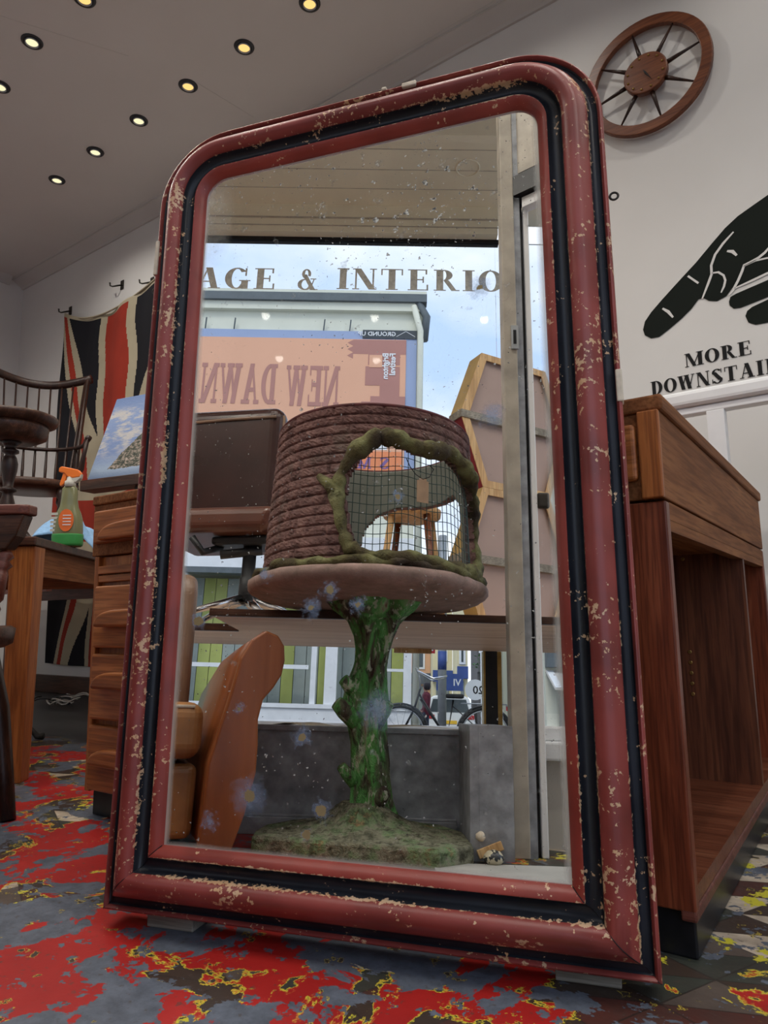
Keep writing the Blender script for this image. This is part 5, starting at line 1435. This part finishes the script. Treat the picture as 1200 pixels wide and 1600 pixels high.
for i, x in enumerate([-.55 - .19 * k_ for k_ in range(28)]):
    m = MB(); m.box(x - .09, x + .09, -.40, -.38, .30, 2.34); m.build('plank', M['yellow_plank'] if i % 3 == 0 or i % 7 == 2 else M['grey_plank'], sf)
m = MB(); m.box(-6, -.34, -.45, -.42, .3, 2.34); m.build('back_board', M['shop_glass'], sf)

# pole, bicycle, car, people
pl_ = thing('sign_pole', 'grey steel street pole with blue sticker in front of the white car', 'pole', (.09, -8.5, gz(-8.5)))
m = MB(); m.lathe([(.062, 0), (.062, 3.2)], n=16); m.build('post', M['steel'], pl_)
m = MB(); m.lathe([(.064, 1.22), (.064, 1.48)], n=16); m.build('blue_sticker', M['blue_sign'], pl_)
def zy(pz): return pz
bk = thing('city_bicycle', 'upright bicycle with curved handlebar parked on the pavement across the road', 'bicycle', (-.50, -7.9, gz(-7.9)))
r_ = .34
for x in (0, 1.12):
    m = MB(); m.tube([(x + r_ * math.cos(a), 0, r_ + r_ * math.sin(a)) for a in [2 * PI * i / 40 for i in range(40)]], .020, 8, closed=True); w_ = m.build('tyre', M['rubber'], bk)
    m = MB(); m.tube([(x + (r_ - .028) * math.cos(a), 0, r_ + (r_ - .028) * math.sin(a)) for a in [2 * PI * i / 40 for i in range(40)]], .010, 6, closed=True)
    for i in range(14): a = 2 * PI * i / 14; m.tube([(x, 0, r_), (x + (r_ - .03) * math.cos(a), 0, r_ + (r_ - .03) * math.sin(a))], .0025, 4)
    m.build('wheel', M['steel'], bk)
    m = MB(); m.tube([(x + (r_ + .035) * math.cos(a), 0, r_ + (r_ + .035) * math.sin(a)) for a in [R(-10 + 190 * i / 24) for i in range(25)]], .016, 6); m.build('mudguard', M['charcoal'], bk)
m = MB(); m.tube([(.26, 0, .92), (.18, 0, .65), (.02, 0, .34)], .014, 8); m.tube([(.24, 0, .85), (.62, 0, .30), (.70, 0, .78)], .014, 8); m.tube([(.62, 0, .30), (1.12, 0, .34), (.70, 0, .70)], .009, 8); m.tube([(.26, 0, .78), (.58, 0, .34)], .012, 8); m.build('frame', M['black'], bk)
m = MB(); m.tube([(.26, 0, .90), (.24, 0, 1.08), (.20, .02, 1.18), (.22, .18, 1.14), (.42, .27, 1.04), (.60, .27, 1.08)], .013, 8); m.tube([(.20, -.02, 1.18), (.22, -.18, 1.14), (.42, -.27, 1.04), (.60, -.27, 1.08)], .013, 8); m.build('handlebar', M['chrome'], bk)
m = MB(); m.box(.60, .84, -.08, .08, .80, .86); m.build('saddle', M['rubber'], bk, bevel=.025, seg=3)
m = MB(); m.tube([(.80, .06, .74), (1.40, .06, .74)], .008, 6); m.tube([(.80, -.06, .74), (1.40, -.06, .74), (1.42, 0, .70), (1.40, .06, .74)], .008, 6); m.tube([(1.12, .04, .34), (1.30, .06, .74)], .006, 6); m.build('rack', M['steel'], bk)
m = MB(); m.box(1.40, 1.43, -.03, .03, .66, .72); m.build('rear_reflector', M['tail_red'], bk)

def car(x, y, lab):
    t = thing('white_estate_car', lab, 'car', (x, y, gz(y)), R(4))
    prof = [(-.88, .35), (-.92, .6), (-.86, .95), (-.68, 1.50), (-.55, 1.58), (.55, 1.58), (.68, 1.50), (.86, .95), (.92, .6), (.88, .35)]
    secs = [(0, .96, 0), (-.15, 1, 0), (-2.2, 1, 0), (-3.0, 1, -.1), (-3.2, .96, -.55), (-4.3, .92, -.72)]
    m = MB(); n_ = len(prof)
    vs = [(xx * k_, yy, (z + (dz if z > 1.2 else (dz * .2 if z > .9 else 0)))) for yy, k_, dz in secs for xx, z in prof]
    m.add(vs, [(i * n_ + j, i * n_ + (j + 1) % n_, (i + 1) * n_ + (j + 1) % n_, (i + 1) * n_ + j) for i in range(len(secs) - 1) for j in range(n_)] + [tuple(range(n_ - 1, -1, -1)), tuple(range((len(secs) - 1) * n_, len(secs) * n_))], 0, False)
    m.build('body', M['car_white'], t, bevel=.06, seg=3)
    m = MB(); m.add([(-.70, .012, 1.02), (.70, .012, 1.02), (.58, .006, 1.46), (-.58, .006, 1.46), (-.70, -.03, 1.02), (.70, -.03, 1.02), (.58, -.03, 1.46), (-.58, -.03, 1.46)], [(0, 1, 2, 3), (7, 6, 5, 4), (0, 4, 5, 1), (1, 5, 6, 2), (2, 6, 7, 3), (3, 7, 4, 0)]); m.build('rear_window', M['dark_glass'], t)
    for sx in (-1, 1):
        m = MB(); m.box(min(sx * .52, sx * .87), max(sx * .52, sx * .87), -.05, .02, .78, .93); m.build('tail_lamp', M['tail_red'], t, bevel=.02)
        for yy in (-.8, -3.4):
            m = MB(); m.tube([(sx * .72, yy, .33), (sx * .90, yy, .33)], .33, 24); m.build('wheel', M['rubber'], t)
    m = MB(); m.box(-.26, .26, .0, .02, .62, .74); m.build('number_plate', M['yellow_sign'], t)
    m = MB(); m.box(-.9, .9, -.1, .05, .33, .50); m.build('bumper', M['charcoal'], t, bevel=.03)
car(1.38, -24, 'white estate car seen from behind beyond the street pole')

def person(name, loc, rz, h, coat, legs, hair, lab, stride=.18):
    t = thing(name, lab, 'person', loc, rz)
    k_ = h / 1.7
    J = {'pel': (0, 0, .93), 'wst': (0, .01, 1.05), 'chs': (0, 0, 1.27), 'nck': (0, .01, 1.45), 'nk2': (0, .02, 1.51), 'hd': (0, .03, 1.58), 'hdt': (0, .03, 1.66),
         'hl': (.09, 0, .90), 'kl': (.10, stride * .5, .49), 'al': (.10, stride * .9 - .05, .09), 'tl': (.10, stride + .10, .04), 'hr': (-.09, 0, .90), 'kr': (-.10, -stride * .3 + .05, .49), 'ar': (-.10, -stride * 1.1, .10), 'tr': (-.10, -stride * 1.1 + .14, .04),
         'sl': (.17, 0, 1.39), 'el': (.23, -.04, 1.13), 'wl': (.22, .10, .92), 'fl': (.22, .14, .84), 'sr': (-.17, 0, 1.39), 'er': (-.23, .02, 1.13), 'wr': (-.22, .16, .95), 'fr': (-.22, .21, .88)}
    rad = dict(pel=.125, wst=.105, chs=.135, nck=.055, nk2=.05, hd=.085, hdt=.075, hl=.085, kl=.058, al=.04, tl=.035, hr=.085, kr=.058, ar=.04, tr=.035, sl=.062, el=.045, wl=.03, fl=.035, sr=.062, er=.045, wr=.03, fr=.035)
    E_ = ['pel wst', 'wst chs', 'chs nck', 'nck nk2', 'nk2 hd', 'hd hdt', 'pel hl', 'hl kl', 'kl al', 'al tl', 'pel hr', 'hr kr', 'kr ar', 'ar tr', 'chs sl', 'sl el', 'el wl', 'wl fl', 'chs sr', 'sr er', 'er wr', 'wr fr']
    ks = list(J); me = bpy.data.meshes.new('body')
    me.from_pydata([tuple(c * k_ for c in J[q]) for q in ks], [tuple(ks.index(a) for a in e.split()) for e in E_], [])
    o = bpy.data.objects.new('body', me); C.objects.link(o)
    sk = o.modifiers.new('skin', 'SKIN')
    for i, q in enumerate(ks):
        me.skin_vertices[0].data[i].radius = (rad[q] * k_ * (1.15 if q in ('pel', 'wst', 'chs') else 1), rad[q] * k_ * .8 if q in ('pel', 'wst', 'chs') else rad[q] * k_)
    me.skin_vertices[0].data[0].use_root = True
    o.modifiers.new('s', 'SUBSURF').levels = 2
    bpy.context.view_layer.update()
    me2 = bpy.data.meshes.new_from_object(o.evaluated_get(bpy.context.evaluated_depsgraph_get()))
    bpy.data.objects.remove(o)
    for q in (M['skin'], coat, legs, M['rubber']): me2.materials.append(q)
    for p in me2.polygons:
        c_ = p.center / k_; p.use_smooth = True
        p.material_index = 3 if c_.z < .09 else (2 if c_.z < .88 and abs(c_.x) < .19 else (1 if c_.z < 1.46 and not (c_.z < .93 and abs(c_.x) > .19) else 0))
    b = bpy.data.objects.new('body', me2); C.objects.link(b); b.parent = t
    m = MB(); m.lathe([(.07, 1.52), (.10, 1.56), (.112, 1.62), (.10, 1.69), (.06, 1.725), (.01, 1.735)], (0, -.015, 0), 18); hh = m.build('hair', hair, t)
    hh.scale = (k_, k_, k_)
    m = MB(); m.lathe([(.15, .80), (.16, .95), (.14, 1.05), (.165, 1.28), (.16, 1.38), (.10, 1.45)], (0, 0, 0), 20, wob=lambda a, z: 1 - .22 * abs(math.sin(a))); cc_ = m.build('coat', coat, t); cc_.scale = (k_, k_, k_)
person('person', (.36, -19.5, gz(-19.5)), R(100), 1.70, M['maroon'], M['jeans'], M['hair_dark'], 'person in a maroon coat walking past behind the parked bicycle', .22)
person('person', (1.38, -5.4, gz(-5.4)), R(180), 1.30 / .9, M['beige_coat'], M['beige_coat'], M['hair_grey'], 'grey haired person in a beige coat beyond the white door edge', .1)

# distant facades stepping down the street
def facade(x0, x1, y, z1, mt, wins, lab, shop=None, depth=2.2, roof=True):
    g0 = gz(y)
    t = thing('street_building', lab, 'building', ((x0 + x1) / 2, y, g0))
    hw = (x1 - x0) / 2; H = z1 - g0
    m = MB(); m.box(-hw, hw, -depth, 0, 0, H); m.build('wall', mt, t)
    if roof:
        m = MB(); m.box(-hw, hw, -depth, .12, H, H + .14); m.build('roof', M['roof'], t)
    for (a, b, z0, zz1) in wins:
        m = MB(); m.box(lerp(-hw, hw, a), lerp(-hw, hw, b), .0, .05, z0, zz1); wf = m.build('window_frame', M['white'], t)
        m = MB(); m.box(lerp(-hw, hw, a) + .09, lerp(-hw, hw, b) - .09, .05, .06, z0 + .09, zz1 - .09); m.build('pane', M['dark_glass'], wf)
    if shop:
        m = MB(); m.box(-hw, hw, 0, .25, 2.5, 3.0); m.build('shop_fascia', shop, t)
        m = MB(); m.box(-hw + .15, hw - .15, 0, .06, .5, 2.4); m.build('shop_window', M['shop_glass'], t)
    return t
WN = [(.15, .45, 3.3, 4.7), (.58, .88, 3.3, 4.7)]
facade(-.2, 1.14, -33, 4.6, M['orange_render'], [(.45, .8, 3.2, 4.3)], 'orange rendered shop building far down the street', M['grey_sign'])
facade(1.15, 2.04, -31, 5.6, M['pale_render'], [(.25, .75, 3.4, 4.6)], 'pale yellow building with one tall window down the street', M['blue_sign'])
facade(2.05, 2.50, -28.7, 6.0, M['pale_render'], [(.2, .8, 3.1, 4.4)], 'narrow cream building between the yellow one and the dark one', M['blue_sign'])
facade(2.48, 3.1, -25, 5.8, M['dark_render'], [(.1, .4, 3.2, 4.3), (.55, .85, 3.2, 4.3)], 'dark grey building with small windows down the street', M['dark_render'])
facade(2.15, 3.3, -19, 4.9, M['white'], [(.5, .8, 3.4, 4.4)], 'white building with a red sign nearest the corner on the right', M['stone_render'])
def sign(nm, lab, x, y, z, w_, h_, mt, txt=None, tm=None, size=.2, rnd_=False):
    t = thing(nm, lab, 'sign', (x, y, z))
    m = MB()
    if rnd_: m.prism([(w_ / 2 * math.cos(2 * PI * i / 24), w_ / 2 * math.sin(2 * PI * i / 24)) for i in range(24)], -.02, .02, 'XZ')
    else: m.box(-w_ / 2, w_ / 2, -.02, .02, -h_ / 2, h_ / 2)
    m.build('panel', mt, t)
    if txt: small_text('sign_lettering', txt, size, tm, (w_ * .42, .022, -size * .35), (-1, 0, 0), (0, 0, 1), t, .004)
    m = MB(); m.box(-.012, .012, -.06, -.02, -h_ / 2, h_ / 2); m.build('bracket', M['charcoal'], t)
    return t
sign('street_sign', 'red hanging sign with white letters left of the street pole', .02, -14, 1.75, .55, .26, M['red_sign'], 'AHS', M['print_white'], .22)
sign('street_sign', 'red sign with white letters high on the white building', 2.42, -18.55, 2.30, .6, .28, M['red_sign'], 'NEH', M['print_white'], .2)
sign('street_sign', 'blue projecting shop sign behind the street pole', 1.08, -20, 1.27, .80, .50, M['blue_sign'], 'VI', M['print_white'], .28)
sign('street_sign', 'round white patterned sign hanging by a bracket', 1.62, -18, 1.0, .55, .55, M['print_white'], '20', M['black'], .3, True)
sign('street_sign', 'dark grey hanging sign with orange lettering beside the brass window edge', 1.78, -15, 1.06, .42, .36, M['grey_sign'], 'KOPHO', M['orange_print'], .11)
sign('street_sign', 'small yellow sign low beside the brass window edge', 1.98, -15.5, .62, .24, .32, M['yellow_sign'], None)
# plants hanging in the street
m = MB()
for i in range(60):
    c_ = Vector((rnd.gauss(0, .22), rnd.gauss(0, .1), rnd.gauss(0, .22))); s_ = .07
    q = Matrix.Rotation(rnd.uniform(0, 6), 3, Vector((rnd.random(), rnd.random(), rnd.random() + .01)).normalized())
    m.add([c_ + q @ Vector((-s_, 0, 0)), c_ + q @ Vector((0, -s_ / 2, 0)), c_ + q @ Vector((s_, 0, .02)), c_ + q @ Vector((0, s_ / 2, .02))], [(0, 1, 2, 3)])
o = m.build('hanging_plant', M['leaf'], None); o.location = (2.62, -24.2, 2.1); tag(o, 'leafy hanging basket on the dark building down the street', 'plant')
# near shop on the right, behind the door edge
rs = thing('corner_shop', 'grey fronted corner shop with striped awning seen past the white door edge', 'shop', (2.4, -7.0, gz(-7)))
m = MB(); m.box(-1.15, 2.5, -5, 0, 0, 4.0); m.build('wall', M['cream'], rs)
m = MB(); m.box(-1.2, 2.5, -5, .1, 4.0, 4.2); m.build('roof', M['roof'], rs)
m = MB(); m.box(-1.15, 2.5, 0, .12, 1.16, 1.50); m.build('fascia', M['gutter'], rs)
m = MB(); m.box(-1.15, 2.5, 0, .22, 1.50, 1.54); m.build('cornice', M['charcoal'], rs)
m = MB(); m.add([(-1.15, .02, 1.12), (2.5, .02, 1.12), (2.5, .5, .90), (-1.15, .5, .90), (-1.15, .02, 1.10), (2.5, .02, 1.10), (2.5, .5, .88), (-1.15, .5, .88)], [(0, 1, 2, 3), (7, 6, 5, 4), (0, 4, 5, 1), (1, 5, 6, 2), (2, 6, 7, 3), (3, 7, 4, 0)]); m.build('awning', M['stone_render'], rs)
m = MB()
for i in range(18): x = -1.1 + i * .2; m.bar((x, .025, 1.125), (x, .5, .905), .08, .004)
m.build('awning_stripe', M['white'], rs)
m = MB(); m.box(-1.0, 2.4, 0, .03, .45, .88); m.build('shop_window', M['shop_glass'], rs)
m = MB(); m.box(-1.15, 2.5, 0, .10, .30, .45); m.build('sill', M['white'], rs)
